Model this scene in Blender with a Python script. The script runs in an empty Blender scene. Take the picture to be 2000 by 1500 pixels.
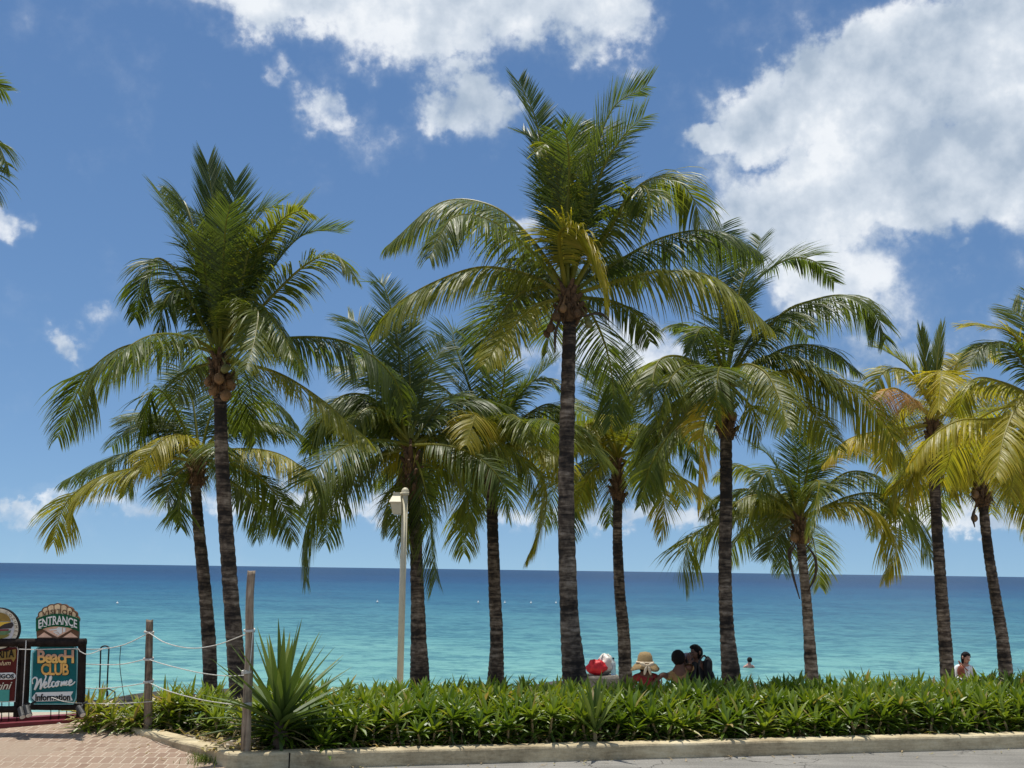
import bpy, bmesh, math, random
from mathutils import Vector, Matrix, Euler, noise as mnoise

scene = bpy.context.scene
col = scene.collection
rnd = random.Random(11)
R = math.radians

# ------------------------------------------------------------------ camera
F = 2000.0                     # focal length in photograph pixels (2000 x 1500)
CAM = Vector((0, 0, 1.6))
PITCH, ROLL = math.atan(363 / F), R(0.8)
MC = Matrix.Rotation(math.pi / 2 + PITCH, 3, 'X') @ Matrix.Rotation(ROLL, 3, 'Z')
cd = bpy.data.cameras.new('camera')
cd.sensor_width = 36.0
cd.lens = 36.0 * F / 2000.0
cd.clip_start, cd.clip_end = 0.1, 200000
camo = bpy.data.objects.new('camera', cd)
camo.matrix_world = Matrix.Translation(CAM) @ MC.to_4x4()
col.objects.link(camo)
scene.camera = camo


def ray(px, py):
    return MC @ Vector(((px - 1000) / F, (750 - py) / F, -1.0))


def P(px, py, Y):
    """Point of the place seen at photograph pixel (px, py), Y metres away."""
    d = ray(px, py)
    return CAM + d * (Y / d.y)


def W(px, py, z):
    """Point on the level z seen at photograph pixel (px, py)."""
    d = ray(px, py)
    return CAM + d * ((z - CAM.z) / d.z)


# ------------------------------------------------------------------ view, sun, sky
vs = scene.view_settings
vs.view_transform = 'Standard'
vs.look = 'None'
vs.exposure, vs.gamma = 0.15, 1.0

SUN = Vector((-0.10, 0.14, 0.97)).normalized()
sl = bpy.data.lights.new('sun', 'SUN')
sl.energy, sl.angle, sl.color = 4.3, R(0.53), (1.0, 0.955, 0.86)
so = bpy.data.objects.new('sun', sl)
so.rotation_euler = (-SUN).to_track_quat('-Z', 'Y').to_euler()
so.location = (0, 0, 30)
col.objects.link(so)

world = bpy.data.worlds.new('World')
scene.world = world
world.use_nodes = True
wt = world.node_tree
wn, wl = wt.nodes, wt.links
for n in list(wn):
    wn.remove(n)


class G:
    """Small node-graph writer."""
    def __init__(s, tree):
        s.t = tree

    def n(s, kind, **kw):
        nd = s.t.nodes.new(kind)
        ins = kw.pop('ins', {})
        for k, v in kw.items():
            setattr(nd, k, v)
        for k, v in ins.items():
            s.put(nd.inputs[k], v)
        return nd

    def put(s, sock, v):
        if isinstance(v, bpy.types.NodeSocket):
            s.t.links.new(v, sock)
        else:
            sock.default_value = v

    def m(s, op, a, b=0.0, c=None, clamp=False):
        nd = s.t.nodes.new('ShaderNodeMath')
        nd.operation = op
        nd.use_clamp = clamp
        s.put(nd.inputs[0], a)
        s.put(nd.inputs[1], b)
        if c is not None:
            s.put(nd.inputs[2], c)
        return nd.outputs[0]

    def v(s, op, a, b=(0, 0, 0)):
        nd = s.t.nodes.new('ShaderNodeVectorMath')
        nd.operation = op
        s.put(nd.inputs[0], a)
        if op == 'SCALE':
            s.put(nd.inputs['Scale'], b)
        elif op != 'LENGTH':
            s.put(nd.inputs[1], b)
        return nd.outputs['Value'] if op in ('LENGTH', 'DOT_PRODUCT') else nd.outputs[0]

    def noise(s, vec, scale, detail=4, rough=0.55, dist=0.0):
        nd = s.n('ShaderNodeTexNoise', ins={'Vector': vec, 'Scale': scale, 'Detail': detail,
                                            'Roughness': rough, 'Distortion': dist})
        return nd

    def rng(s, v, a, b, c=0.0, d=1.0, kind='LINEAR'):
        nd = s.n('ShaderNodeMapRange', interpolation_type=kind,
                 ins={'Value': v, 'From Min': a, 'From Max': b, 'To Min': c, 'To Max': d})
        return nd.outputs[0]

    def ramp(s, v, stops, interp='LINEAR'):
        nd = s.t.nodes.new('ShaderNodeValToRGB')
        cr = nd.color_ramp
        cr.interpolation = interp
        while len(cr.elements) < len(stops):
            cr.elements.new(0.5)
        for e, (p, c) in zip(cr.elements, stops):
            e.position = p
            e.color = (*c, 1) if len(c) == 3 else c
        s.put(nd.inputs[0], v)
        return nd.outputs[0]

    def mix(s, f, a, b, blend='MIX'):
        nd = s.t.nodes.new('ShaderNodeMix')
        nd.data_type = 'RGBA'
        nd.blend_type = blend
        s.put(nd.inputs[0], f)
        for sock, v in ((nd.inputs[6], a), (nd.inputs[7], b)):
            s.put(sock, v if isinstance(v, bpy.types.NodeSocket) or len(v) == 4 else (*v, 1))
        return nd.outputs[2]


g = G(wt)
SKY = 0.1
sky = g.n('ShaderNodeTexSky', sky_type='NISHITA')
sky.sun_disc = False
sky.sun_elevation = math.asin(SUN.z)
sky.sun_rotation = math.atan2(SUN.x, SUN.y)
sky.altitude = 0
sky.air_density, sky.dust_density, sky.ozone_density = 1.0, 0.0, 1.6
geo = g.n('ShaderNodeTexCoord')
d_ = g.v('NORMALIZE', geo.outputs['Generated'])
sx = g.n('ShaderNodeSeparateXYZ', ins={0: d_})
lift = g.n('ShaderNodeCombineXYZ', ins={0: sx.outputs[0], 1: sx.outputs[1], 2: g.m('ADD', g.m('MULTIPLY', g.m('MAXIMUM', sx.outputs[2], 0.0), 0.97), 0.12)})
g.t.links.new(g.v('NORMALIZE', lift.outputs[0]), sky.inputs[0])
az = g.m('MULTIPLY', g.m('ARCTAN2', sx.outputs[0], sx.outputs[1]), 57.2958)
el = g.m('MULTIPLY', g.m('ARCSINE', sx.outputs[2]), 57.2958)
ae = g.n('ShaderNodeCombineXYZ', ins={0: az, 1: el, 2: 0.0}).outputs[0]
wz = g.noise(d_, 14, 4, 0.6)
warp = g.v('SCALE', g.v('SUBTRACT', wz.outputs['Color'], (0.5, 0.5, 0.5)), 5.0)
wf = g.noise(d_, 46, 5, 0.62)
warp2 = g.v('SCALE', g.v('SUBTRACT', wf.outputs['Color'], (0.5, 0.5, 0.5)), 2.4)
aew = g.v('ADD', g.v('ADD', ae, warp), warp2)
# cumulus masses of this sky: (photo x, photo y, half width, half height, weight)
BLOBS = [
    (560, -10, 210, 90, .95), (800, -10, 270, 125, 1.05), (1000, -30, 280, 110, 1.05), (1180, 30, 130, 95, .9), (860, 70, 130, 60, .7),
    (900, 195, 110, 75, .82), (960, 230, 90, 60, .66), (870, 150, 70, 50, .5), (650, 212, 70, 55, .58), (543, 150, 36, 36, .44), (690, 250, 50, 40, .38),
    (715, 290, 50, 50, .30), (1390, 285, 80, 50, .9), (1500, 245, 150, 105, 1.1), (1560, 155, 55, 40, .8),
    (1680, 180, 180, 125, 1.2), (1860, 110, 180, 120, 1.2), (2010, 50, 180, 130, 1.2), (1990, 290, 170, 150, 1.15),
    (1590, 400, 190, 120, 1.15), (1780, 350, 180, 140, 1.15), (1620, 510, 190, 100, .72), (1740, 590, 120, 80, .42),
    (1900, 640, 120, 55, .46), (1760, 690, 130, 45, .44), (15, 435, 55, 48, .64), (128, 678, 52, 36, .60),
    (200, 630, 46, 28, .44), (40, 995, 80, 22, .52), (1240, 670, 230, 70, .6), (1050, 690, 120, 50, .45), (1000, 440, 40, 40, .5),
    (1440, 325, 120, 60, .5), (2040, 520, 60, 60, .3), (1880, 505, 32, 22, .44),
    (560, 985, 420, 34, .72), (1220, 1000, 330, 34, .70), (1900, 1010, 260, 34, .75), (1820, 560, 130, 60, .3),
]
mask = None
for bx, by, rx, ry, w in BLOBS:
    dd = ray(bx, by).normalized()
    a0, e0 = math.degrees(math.atan2(dd.x, dd.y)), math.degrees(math.asin(dd.z))
    k = 57.3 / F
    L = g.v('LENGTH', g.v('MULTIPLY', g.v('SUBTRACT', aew, (a0, e0, 0)), (1 / (rx * k), 1 / (ry * k), 0)))
    mm = g.m('MULTIPLY', g.rng(L, 1.45, 0.25, 0, 1, 'SMOOTHSTEP'), w)
    mask = mm if mask is None else g.m('MAXIMUM', mask, mm)
# the rest of the sky, out of the photograph, carries scattered clouds too
away = g.rng(g.m('ABSOLUTE', az), 34, 48, 0, 1)
high = g.rng(el, 34, 46, 0, 1)
mask = g.m('MAXIMUM', mask, g.m('MULTIPLY', g.m('MAXIMUM', away, high), 0.42))
nz = g.m('ADD', g.m('MULTIPLY', g.noise(d_, 9, 12, 0.62).outputs['Fac'], 0.68), g.m('MULTIPLY', g.noise(d_, 26, 9, 0.6).outputs['Fac'], 0.32))
nup = g.noise(g.v('ADD', d_, (-0.006, 0.0, 0.024)), 9, 6, 0.55).outputs['Fac']
nlo = g.noise(d_, 9, 6, 0.55).outputs['Fac']
raw = g.m('ADD', mask, g.m('MULTIPLY', g.m('SUBTRACT', nz, 0.5), 2.3))
dens = g.m('ADD', g.m('MULTIPLY', g.rng(raw, 0.02, 0.95, 0, 1, 'SMOOTHSTEP'), 0.34), g.m('MULTIPLY', g.rng(raw, 0.28, 0.74, 0, 1, 'SMOOTHSTEP'), 0.66))
lit = g.m('ADD', g.m('MULTIPLY', g.m('SUBTRACT', nlo, nup), 2.4), 0.80)
big = g.noise(d_, 6, 3, 0.5).outputs['Fac']
lit = g.m('ADD', lit, g.m('MULTIPLY', g.m('SUBTRACT', big, 0.5), 0.9))
lit = g.m('SUBTRACT', lit, g.rng(raw, 0.7, 1.6, 0, 0.27))
ccol = g.ramp(lit, [(0.0, (.28, .36, .48)), (0.45, (.40, .48, .58)), (0.8, (.64, .70, .77)), (1.0, (.84, .87, .90))])
skyc = g.v('MULTIPLY', sky.outputs[0], (0.92, 1.0, 1.06))
skyc = g.mix(1.0, skyc, (SKY, SKY, SKY, 1), 'MULTIPLY')
hs = g.n('ShaderNodeHueSaturation', ins={'Saturation': 1.06, 'Value': 0.90, 'Color': skyc})
final = g.mix(g.m('MULTIPLY', dens, 0.93), hs.outputs[0], ccol)
bg = g.n('ShaderNodeBackground', ins={'Color': final, 'Strength': 1.0})
wo = g.n('ShaderNodeOutputWorld')
wl.new(bg.outputs[0], wo.inputs[0])


# ------------------------------------------------------------------ helpers
def tag(o, label=None, cat=None, group=None, kind=None):
    if label:
        o['label'] = label
    if cat:
        o['category'] = cat
    if group:
        o['group'] = group
    if kind:
        o['kind'] = kind
    return o


def empty(name, loc, label, cat, group=None):
    o = bpy.data.objects.new(name, None)
    o.empty_display_size = 0.2
    o.location = loc
    col.objects.link(o)
    return tag(o, label, cat, group)


def worigin(o):
    v = Vector((0, 0, 0))
    while o is not None:
        v += o.location
        o = o.parent
    return v


class MB:
    """Collects geometry in world coordinates and builds ONE mesh object from it."""
    def __init__(s):
        s.v, s.f, s.a, s.mi = [], [], [], []

    def add(s, verts, faces, a=0.0, mi=0):
        b = len(s.v)
        s.v += [tuple(x) for x in verts]
        s.a += list(a) if isinstance(a, (list, tuple)) else [a] * len(verts)
        s.f += [tuple(i + b for i in f) for f in faces]
        s.mi += [mi] * len(faces)

    def box(s, c, size, rot=None, a=0.0, mi=0):
        c = Vector(c)
        hx, hy, hz = size[0] / 2, size[1] / 2, size[2] / 2
        vs_ = [Vector((x, y, z)) for x in (-hx, hx) for y in (-hy, hy) for z in (-hz, hz)]
        if rot is not None:
            vs_ = [rot @ q for q in vs_]
        s.add([c + q for q in vs_], [(0, 1, 3, 2), (4, 6, 7, 5), (0, 4, 5, 1), (2, 3, 7, 6), (0, 2, 6, 4), (1, 5, 7, 3)], a, mi)

    def tube(s, pts, rad, n=8, cap=True, a=0.0, mi=0):
        pts = [Vector(p) for p in pts]
        rad = rad if isinstance(rad, (list, tuple)) else [rad] * len(pts)
        vs_, fs = [], []
        u = None
        for i, p in enumerate(pts):
            t = (pts[min(i + 1, len(pts) - 1)] - pts[max(i - 1, 0)]).normalized()
            if u is None:
                u = t.orthogonal().normalized()
            u = (u - t * u.dot(t)).normalized()
            w = t.cross(u)
            for k in range(n):
                q = 2 * math.pi * k / n
                vs_.append(p + (u * math.cos(q) + w * math.sin(q)) * rad[i])
        for i in range(len(pts) - 1):
            for k in range(n):
                k2 = (k + 1) % n
                fs.append((i * n + k, i * n + k2, (i + 1) * n + k2, (i + 1) * n + k))
        if cap:
            fs.append(tuple(range(n - 1, -1, -1)))
            fs.append(tuple((len(pts) - 1) * n + k for k in range(n)))
        s.add(vs_, fs, a, mi)

    def ellipsoid(s, c, r, rot=None, nu=14, nv=9, wob=0.0, seed=0, a=0.0, mi=0):
        vs_, fs = [], []
        c = Vector(c)
        for j in range(nv + 1):
            th = math.pi * j / nv
            for i in range(nu):
                ph = 2 * math.pi * i / nu
                d = Vector((math.sin(th) * math.cos(ph), math.sin(th) * math.sin(ph), math.cos(th)))
                k = 1.0
                if wob:
                    k += wob * mnoise.noise(d * 2.2 + Vector((seed, seed * 1.7, 0)))
                q = Vector((d.x * r[0], d.y * r[1], d.z * r[2])) * k
                if rot is not None:
                    q = rot @ q
                vs_.append(c + q)
        for j in range(nv):
            for i in range(nu):
                i2 = (i + 1) % nu
                fs.append((j * nu + i, (j + 1) * nu + i, (j + 1) * nu + i2, j * nu + i2))
        s.add(vs_, fs, a, mi)

    def prism(s, pts, depth, a=0.0, mi=0):
        """Polygon (world points, facing -Y) pushed back by depth along +Y."""
        n = len(pts)
        front = [Vector(p) for p in pts]
        back = [p + Vector((0, depth, 0)) for p in front]
        fs = [tuple(range(n)), tuple(range(2 * n - 1, n - 1, -1))]
        for i in range(n):
            j = (i + 1) % n
            fs.append((i, i + n, j + n, j))
        s.add(front + back, fs, a, mi)

    def build(s, name, mats, parent=None, smooth=False, origin=None, attr='tint'):
        o0 = worigin(parent) if parent is not None else (Vector(origin) if origin is not None else Vector((0, 0, 0)))
        me = bpy.data.meshes.new(name)
        me.from_pydata([(x - o0.x, y - o0.y, z - o0.z) for x, y, z in s.v], [], s.f)
        at = me.attributes.new(attr, 'FLOAT', 'POINT')
        at.data.foreach_set('value', s.a)
        mats = mats if isinstance(mats, (list, tuple)) else [mats]
        for m in mats:
            me.materials.append(m)
        if len(mats) > 1:
            me.polygons.foreach_set('material_index', s.mi)
        if smooth:
            me.polygons.foreach_set('use_smooth', [True] * len(s.f))
        me.update()
        o = bpy.data.objects.new(name, me)
        if parent is not None:
            o.parent = parent
        else:
            o.location = o0
        col.objects.link(o)
        return o


def newmat(name):
    m = bpy.data.materials.new(name)
    m.use_nodes = True
    nt = m.node_tree
    b = nt.nodes['Principled BSDF']
    return m, G(nt), b


def lin(r, g_, b):
    f = lambda c: ((c / 255 + 0.055) / 1.055) ** 2.4 if c > 10 else c / 255 / 12.92
    return (f(r), f(g_), f(b))


def paint(name, c, rough=0.5, var=0.15, scale=12, bump=0.0, spec=0.4, metal=0.0):
    m, q, b = newmat(name)
    tc = q.n('ShaderNodeTexCoord').outputs['Object']
    nz_ = q.noise(tc, scale, 6, 0.6).outputs['Fac']
    c0 = tuple(x * (1 - var) for x in c)
    c1 = tuple(min(1, x * (1 + var)) for x in c)
    q.put(b.inputs['Base Color'], q.ramp(nz_, [(0.3, c0), (0.7, c1)]))
    b.inputs['Roughness'].default_value = rough
    b.inputs['Specular IOR Level'].default_value = spec
    b.inputs['Metallic'].default_value = metal
    if bump:
        bp = q.n('ShaderNodeBump', ins={'Height': q.noise(tc, scale * 3, 6, 0.65).outputs['Fac'], 'Strength': bump, 'Distance': 0.02})
        q.put(b.inputs['Normal'], bp.outputs[0])
    return m


# ------------------------------------------------------------------ materials
M = {}

# foliage: attribute tint 0 = deep green ... 0.6 yellow green ... 0.85 yellow ... 1 dry brown
def leafmat(name, stops, trans=0.35, rough=0.36, spec=0.5, tcol=1.6):
    m, q, b = newmat(name)
    at = q.n('ShaderNodeAttribute', attribute_name='tint').outputs['Fac']
    tc = q.n('ShaderNodeTexCoord').outputs['Object']
    nz_ = q.noise(tc, 9, 3, 0.5).outputs['Fac']
    t = q.m('ADD', at, q.m('MULTIPLY', q.m('SUBTRACT', nz_, 0.5), 0.12))
    c = q.ramp(t, stops)
    q.put(b.inputs['Base Color'], c)
    b.inputs['Roughness'].default_value = rough
    b.inputs['Specular IOR Level'].default_value = spec
    tr = q.n('ShaderNodeBsdfTranslucent', ins={'Color': q.mix(1.0, c, (tcol * 1.05, tcol, tcol * 0.35, 1), 'MULTIPLY')})
    mx = q.n('ShaderNodeMixShader', ins={0: trans})
    m.node_tree.links.new(b.outputs[0], mx.inputs[1])
    m.node_tree.links.new(tr.outputs[0], mx.inputs[2])
    m.node_tree.links.new(mx.outputs[0], m.node_tree.nodes['Material Output'].inputs[0])
    return m


M['palm'] = leafmat('palm_leaf', [(0.0, (.050, .080, .020)), (0.25, (.105, .142, .028)), (0.5, (.21, .22, .032)),
                                  (0.68, (.34, .295, .032)), (0.84, (.44, .34, .05)), (1.0, (.42, .27, .165))], trans=.46, rough=.44, spec=.42, tcol=1.8)
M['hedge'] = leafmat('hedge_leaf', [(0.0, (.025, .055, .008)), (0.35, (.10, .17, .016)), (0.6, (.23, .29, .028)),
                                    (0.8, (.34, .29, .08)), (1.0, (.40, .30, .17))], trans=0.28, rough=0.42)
M['yucca'] = leafmat('yucca_leaf', [(0.0, (.035, .065, .016)), (0.4, (.085, .14, .028)), (0.65, (.19, .24, .045)),
                                    (0.85, (.34, .30, .12)), (1.0, (.28, .2, .12))], trans=0.14, rough=0.52, spec=.35)

m, q, b = newmat('palm_bark')
tc = q.n('ShaderNodeTexCoord').outputs['Object']
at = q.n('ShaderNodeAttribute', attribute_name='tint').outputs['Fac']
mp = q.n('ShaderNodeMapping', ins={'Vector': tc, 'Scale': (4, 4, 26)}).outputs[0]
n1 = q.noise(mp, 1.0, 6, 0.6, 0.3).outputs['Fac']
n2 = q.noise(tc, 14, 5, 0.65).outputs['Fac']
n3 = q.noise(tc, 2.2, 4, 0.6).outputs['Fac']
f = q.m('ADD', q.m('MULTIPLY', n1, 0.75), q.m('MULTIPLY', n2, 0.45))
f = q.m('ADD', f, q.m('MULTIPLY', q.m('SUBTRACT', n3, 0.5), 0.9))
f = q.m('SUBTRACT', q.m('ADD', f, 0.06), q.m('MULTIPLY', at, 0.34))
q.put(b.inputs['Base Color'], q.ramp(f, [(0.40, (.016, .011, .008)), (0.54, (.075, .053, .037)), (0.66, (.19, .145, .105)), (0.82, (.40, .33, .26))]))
b.inputs['Roughness'].default_value = 0.9
bp = q.n('ShaderNodeBump', ins={'Height': f, 'Strength': 0.7, 'Distance': 0.02})
q.put(b.inputs['Normal'], bp.outputs[0])
M['bark'] = m

M['fibre'] = paint('palm_fibre', (.13, .075, .038), 0.9, 0.6, 30, 0.8)
M['husk'] = paint('coconut_husk', (.20, .11, .045), 0.55, 0.35, 14, 0.3)
M['husk_green'] = paint('coconut_green', (.16, .16, .05), 0.5, 0.35, 14, 0.2)
M['spathe'] = paint('dry_stalk', (.07, .05, .035), 0.85, 0.4, 20, 0.4)

# concrete kerb
m, q, b = newmat('kerb_concrete')
tc = q.n('ShaderNodeTexCoord').outputs['Object']
a1 = q.noise(tc, 1.6, 8, 0.68).outputs['Fac']
a2 = q.noise(tc, 45, 6, 0.7).outputs['Fac']
a3 = q.noise(q.n('ShaderNodeMapping', ins={'Vector': tc, 'Scale': (1.5, 1.5, 9)}).outputs[0], 2.4, 7, 0.7).outputs['Fac']
f = q.m('ADD', q.m('MULTIPLY', a1, 0.75), q.m('ADD', q.m('MULTIPLY', a2, 0.22), q.m('MULTIPLY', a3, 0.5)))
f = q.m('SUBTRACT', f, 0.2)
q.put(b.inputs['Base Color'], q.ramp(f, [(0.36, (.22, .17, .095)), (0.50, (.45, .365, .225)), (0.62, (.62, .52, .33)), (0.75, (.72, .63, .45))]))
b.inputs['Roughness'].default_value = 0.9
bp = q.n('ShaderNodeBump', ins={'Height': q.m('ADD', a2, q.m('MULTIPLY', a3, 1.4)), 'Strength': 0.5, 'Distance': 0.012})
q.put(b.inputs['Normal'], bp.outputs[0])
M['kerb'] = m

# asphalt
m, q, b = newmat('asphalt')
tc = q.n('ShaderNodeTexCoord').outputs['Object']
a1 = q.noise(tc, 0.9, 6, 0.6).outputs['Fac']
a2 = q.noise(tc, 60, 4, 0.8).outputs['Fac']
a3 = q.noise(q.n('ShaderNodeMapping', ins={'Vector': tc, 'Scale': (0.5, 5, 1)}).outputs[0], 1.7, 7, 0.7).outputs['Fac']
f = q.m('ADD', q.m('MULTIPLY', a1, 0.4), q.m('ADD', q.m('MULTIPLY', a2, 0.45), q.m('MULTIPLY', a3, 0.3)))
q.put(b.inputs['Base Color'], q.ramp(f, [(0.40, (.10, .095, .085)), (0.56, (.22, .21, .19)), (0.72, (.36, .34, .31))]))
b.inputs['Roughness'].default_value = 0.92
vo = q.n('ShaderNodeTexVoronoi', feature='DISTANCE_TO_EDGE', ins={'Vector': q.v('ADD', tc, q.v('SCALE', q.noise(tc, 3, 4, .7).outputs['Color'], .35)), 'Scale': 1.1})
crk = q.m('MULTIPLY', q.rng(vo.outputs['Distance'], 0.0, 0.010, 1, 0), q.rng(a1, .45, .55))
col0 = b.inputs['Base Color'].links[0].from_socket
q.put(b.inputs['Base Color'], q.mix(crk, col0, (.05, .045, .04, 1)))
bp = q.n('ShaderNodeBump', ins={'Height': q.m('SUBTRACT', a2, crk), 'Strength': 0.8, 'Distance': 0.012})
q.put(b.inputs['Normal'], bp.outputs[0])
M['asphalt'] = m

# clay pavers
m, q, b = newmat('clay_pavers')
tc = q.n('ShaderNodeTexCoord').outputs['Object']
wv = q.v('ADD', tc, q.v('SCALE', q.v('SUBTRACT', q.noise(tc, 5, 3, 0.6).outputs['Color'], (0.5, 0.5, 0.5)), 0.03))
br = q.n('ShaderNodeTexBrick', ins={'Vector': wv, 'Color1': (.23, .15, .105, 1), 'Color2': (.34, .245, .18, 1), 'Mortar': (.50, .415, .32, 1),
                                    'Scale': 1.0, 'Mortar Size': 0.007, 'Mortar Smooth': 0.4, 'Brick Width': 0.088, 'Row Height': 0.155, 'Bias': 0.0})
a1 = q.noise(tc, 1.6, 6, 0.65).outputs['Fac']
a2 = q.noise(tc, 40, 5, 0.7).outputs['Fac']
c = q.mix(q.rng(a1, 0.46, 0.66), br.outputs['Color'], (.32, .245, .18, 1))
c = q.mix(q.m('MULTIPLY', q.rng(a2, 0.50, 0.68), 0.5), c, (.24, .16, .11, 1))
q.put(b.inputs['Base Color'], c)
b.inputs['Roughness'].default_value = 0.9
bp = q.n('ShaderNodeBump', ins={'Height': q.m('ADD', q.m('MULTIPLY', br.outputs['Fac'], -1.0), q.m('MULTIPLY', a2, 0.6)), 'Strength': 0.6, 'Distance': 0.01})
q.put(b.inputs['Normal'], bp.outputs[0])
M['pavers'] = m

# sandy ground, dark soil under the hedge by a painted-in attribute of the terrain (soil / sand / wet sand)
m, q, b = newmat('sand_and_soil')
tc = q.n('ShaderNodeTexCoord').outputs['Object']
at = q.n('ShaderNodeAttribute', attribute_name='tint').outputs['Fac']
a1 = q.noise(tc, 3.0, 8, 0.7).outputs['Fac']
a2 = q.noise(tc, 35, 5, 0.75).outputs['Fac']
soil = q.ramp(q.m('ADD', q.m('MULTIPLY', a1, 0.6), q.m('MULTIPLY', a2, 0.4)), [(0.35, (.07, .05, .035)), (0.55, (.22, .17, .12)), (0.72, (.42, .36, .28))])
sand = q.ramp(q.m('ADD', q.m('MULTIPLY', a1, 0.6), q.m('MULTIPLY', a2, 0.4)), [(0.35, (.36, .30, .22)), (0.7, (.62, .56, .45))])
q.put(b.inputs['Base Color'], q.mix(at, soil, sand))
b.inputs['Roughness'].default_value = 0.95
bp = q.n('ShaderNodeBump', ins={'Height': a2, 'Strength': 0.8, 'Distance': 0.03})
q.put(b.inputs['Normal'], bp.outputs[0])
M['ground'] = m

# sea: bottom depth gives the colour, ripples give the texture
m, q, b = newmat('sea_water')
tc = q.n('ShaderNodeTexCoord').outputs['Object']
sp = q.n('ShaderNodeSeparateXYZ', ins={0: tc})
Yc = sp.outputs[1]
lw = q.noise(q.n('ShaderNodeMapping', ins={'Vector': tc, 'Scale': (0.006, 0.014, 1)}).outputs[0], 1.0, 5, 0.6).outputs['Fac']
lw2 = q.noise(q.n('ShaderNodeMapping', ins={'Vector': tc, 'Scale': (0.05, 0.12, 1)}).outputs[0], 1.0, 5, 0.6).outputs['Fac']
lg = q.m('LOGARITHM', q.m('MAXIMUM', Yc, 1.0), 10.0)
lg = q.m('ADD', lg, q.m('MULTIPLY', q.m('SUBTRACT', lw, 0.5), 0.55))
lg = q.m('ADD', lg, q.m('MULTIPLY', q.m('SUBTRACT', lw2, 0.5), 0.22))
dep = q.rng(lg, 1.42, 2.78)
cw = q.ramp(dep, [(0.0, (.25, .44, .37)), (0.12, (.18, .385, .335)), (0.25, (.098, .27, .275)), (0.40, (.045, .165, .215)),
                  (0.60, (.015, .097, .175)), (0.82, (.007, .050, .125)), (1.0, (.006, .036, .092))])
# ripples: three scales, long across the view
def rip(sx_, sy_, det):
    return q.noise(q.n('ShaderNodeMapping', ins={'Vector': tc, 'Scale': (sx_, sy_, 1)}).outputs[0], 1.0, det, 0.62, 0.4).outputs['Fac']
w1, w2, w3, w4 = rip(1.1, 1.25, 5), rip(3.0, 3.2, 4), rip(0.06, 0.10, 6), rip(0.36, 0.40, 6)
streak = q.m('ADD', q.m('MULTIPLY', w1, 0.42), q.m('ADD', q.m('MULTIPLY', w3, 0.22), q.m('ADD', q.m('MULTIPLY', w4, 0.34), q.m('MULTIPLY', w2, 0.14))))
dk = q.rng(streak, 0.50, 0.60, 0.0, 1.0)
cw2 = q.mix(1.0, cw, (.42, .55, .66, 1), 'MULTIPLY')
reef = q.noise(q.n('ShaderNodeMapping', ins={'Vector': tc, 'Scale': (0.16, 0.20, 1), 'Location': (3.1, 7.7, 0)}).outputs[0], 1.0, 5, 0.6).outputs['Fac']
reef = q.m('MULTIPLY', q.rng(reef, 0.60, 0.70), q.rng(Yc, 70, 160, 0.55, 0.0))
cs = q.mix(reef, q.mix(dk, cw2, cw), (.035, .11, .13, 1))
fo = q.noise(q.n('ShaderNodeMapping', ins={'Vector': tc, 'Scale': (0.5, 1.6, 1)}).outputs[0], 1.0, 7, 0.72).outputs['Fac']
fo = q.m('MULTIPLY', q.rng(fo, 0.60, 0.68), q.rng(Yc, 31, 37, 0.75, 0.0))
q.put(b.inputs['Base Color'], q.mix(fo, cs, (.62, .66, .64, 1)))
b.inputs['Roughness'].default_value = 0.30
b.inputs['IOR'].default_value = 1.33
b.inputs['Specular IOR Level'].default_value = 0.10
hgt = q.m('ADD', q.m('MULTIPLY', w1, 0.30), q.m('ADD', q.m('MULTIPLY', w2, 0.12), q.m('MULTIPLY', w4, 0.5)))
bp = q.n('ShaderNodeBump', ins={'Height': hgt, 'Strength': 1.0, 'Distance': 0.55})
q.put(b.inputs['Normal'], bp.outputs[0])
M['sea'] = m

# weathered timber
m, q, b = newmat('weathered_timber')
tc = q.n('ShaderNodeTexCoord').outputs['Object']
mp = q.n('ShaderNodeMapping', ins={'Vector': tc, 'Scale': (34, 34, 3)}).outputs[0]
a1 = q.noise(mp, 1.0, 7, 0.65, 0.6).outputs['Fac']
a2 = q.noise(tc, 9, 5, 0.6).outputs['Fac']
f = q.m('ADD', q.m('MULTIPLY', a1, 0.7), q.m('MULTIPLY', a2, 0.35))
at = q.n('ShaderNodeAttribute', attribute_name='tint').outputs['Fac']
f = q.m('SUBTRACT', f, q.m('MULTIPLY', at, 0.1))
q.put(b.inputs['Base Color'], q.ramp(f, [(0.36, (.07, .05, .035)), (0.50, (.26, .195, .135)), (0.63, (.43, .34, .245)), (0.8, (.58, .49, .39))]))
b.inputs['Roughness'].default_value = 0.9
bp = q.n('ShaderNodeBump', ins={'Height': f, 'Strength': 0.7, 'Distance': 0.012})
q.put(b.inputs['Normal'], bp.outputs[0])
M['timber'] = m

M['rope'] = paint('white_rope', (.66, .64, .58), 0.8, 0.15, 60, 0.4)
M['lamp'] = paint('cream_paint', (.60, .54, .385), 0.5, 0.08, 8, 0.05)
M['lampglass'] = paint('lamp_lens', (.55, .55, .52), 0.15, 0.05, 8)
M['log'] = paint('dark_log', (.022, .016, .013), 0.8, 0.5, 18, 0.5, spec=.15)
M['redpaint'] = paint('dark_red_paint', (.15, .018, .025), 0.5, 0.2, 9, 0.1)
M['iron'] = paint('black_iron', (.02, .02, .02), 0.5, 0.3, 20, 0.1)
M['rock'] = paint('dark_shore_rock', (.05, .044, .038), 0.95, 0.6, 7, 1.0)
M['stone'] = paint('pale_stone', (.50, .45, .37), 0.9, 0.35, 11, 0.7)
M['greystone'] = paint('grey_stone', (.22, .20, .17), 0.9, 0.4, 11, 0.7)
M['teal'] = paint('teal_sign_paint', (.008, .125, .13), 0.4, 0.35, 5, spec=.12)
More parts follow.
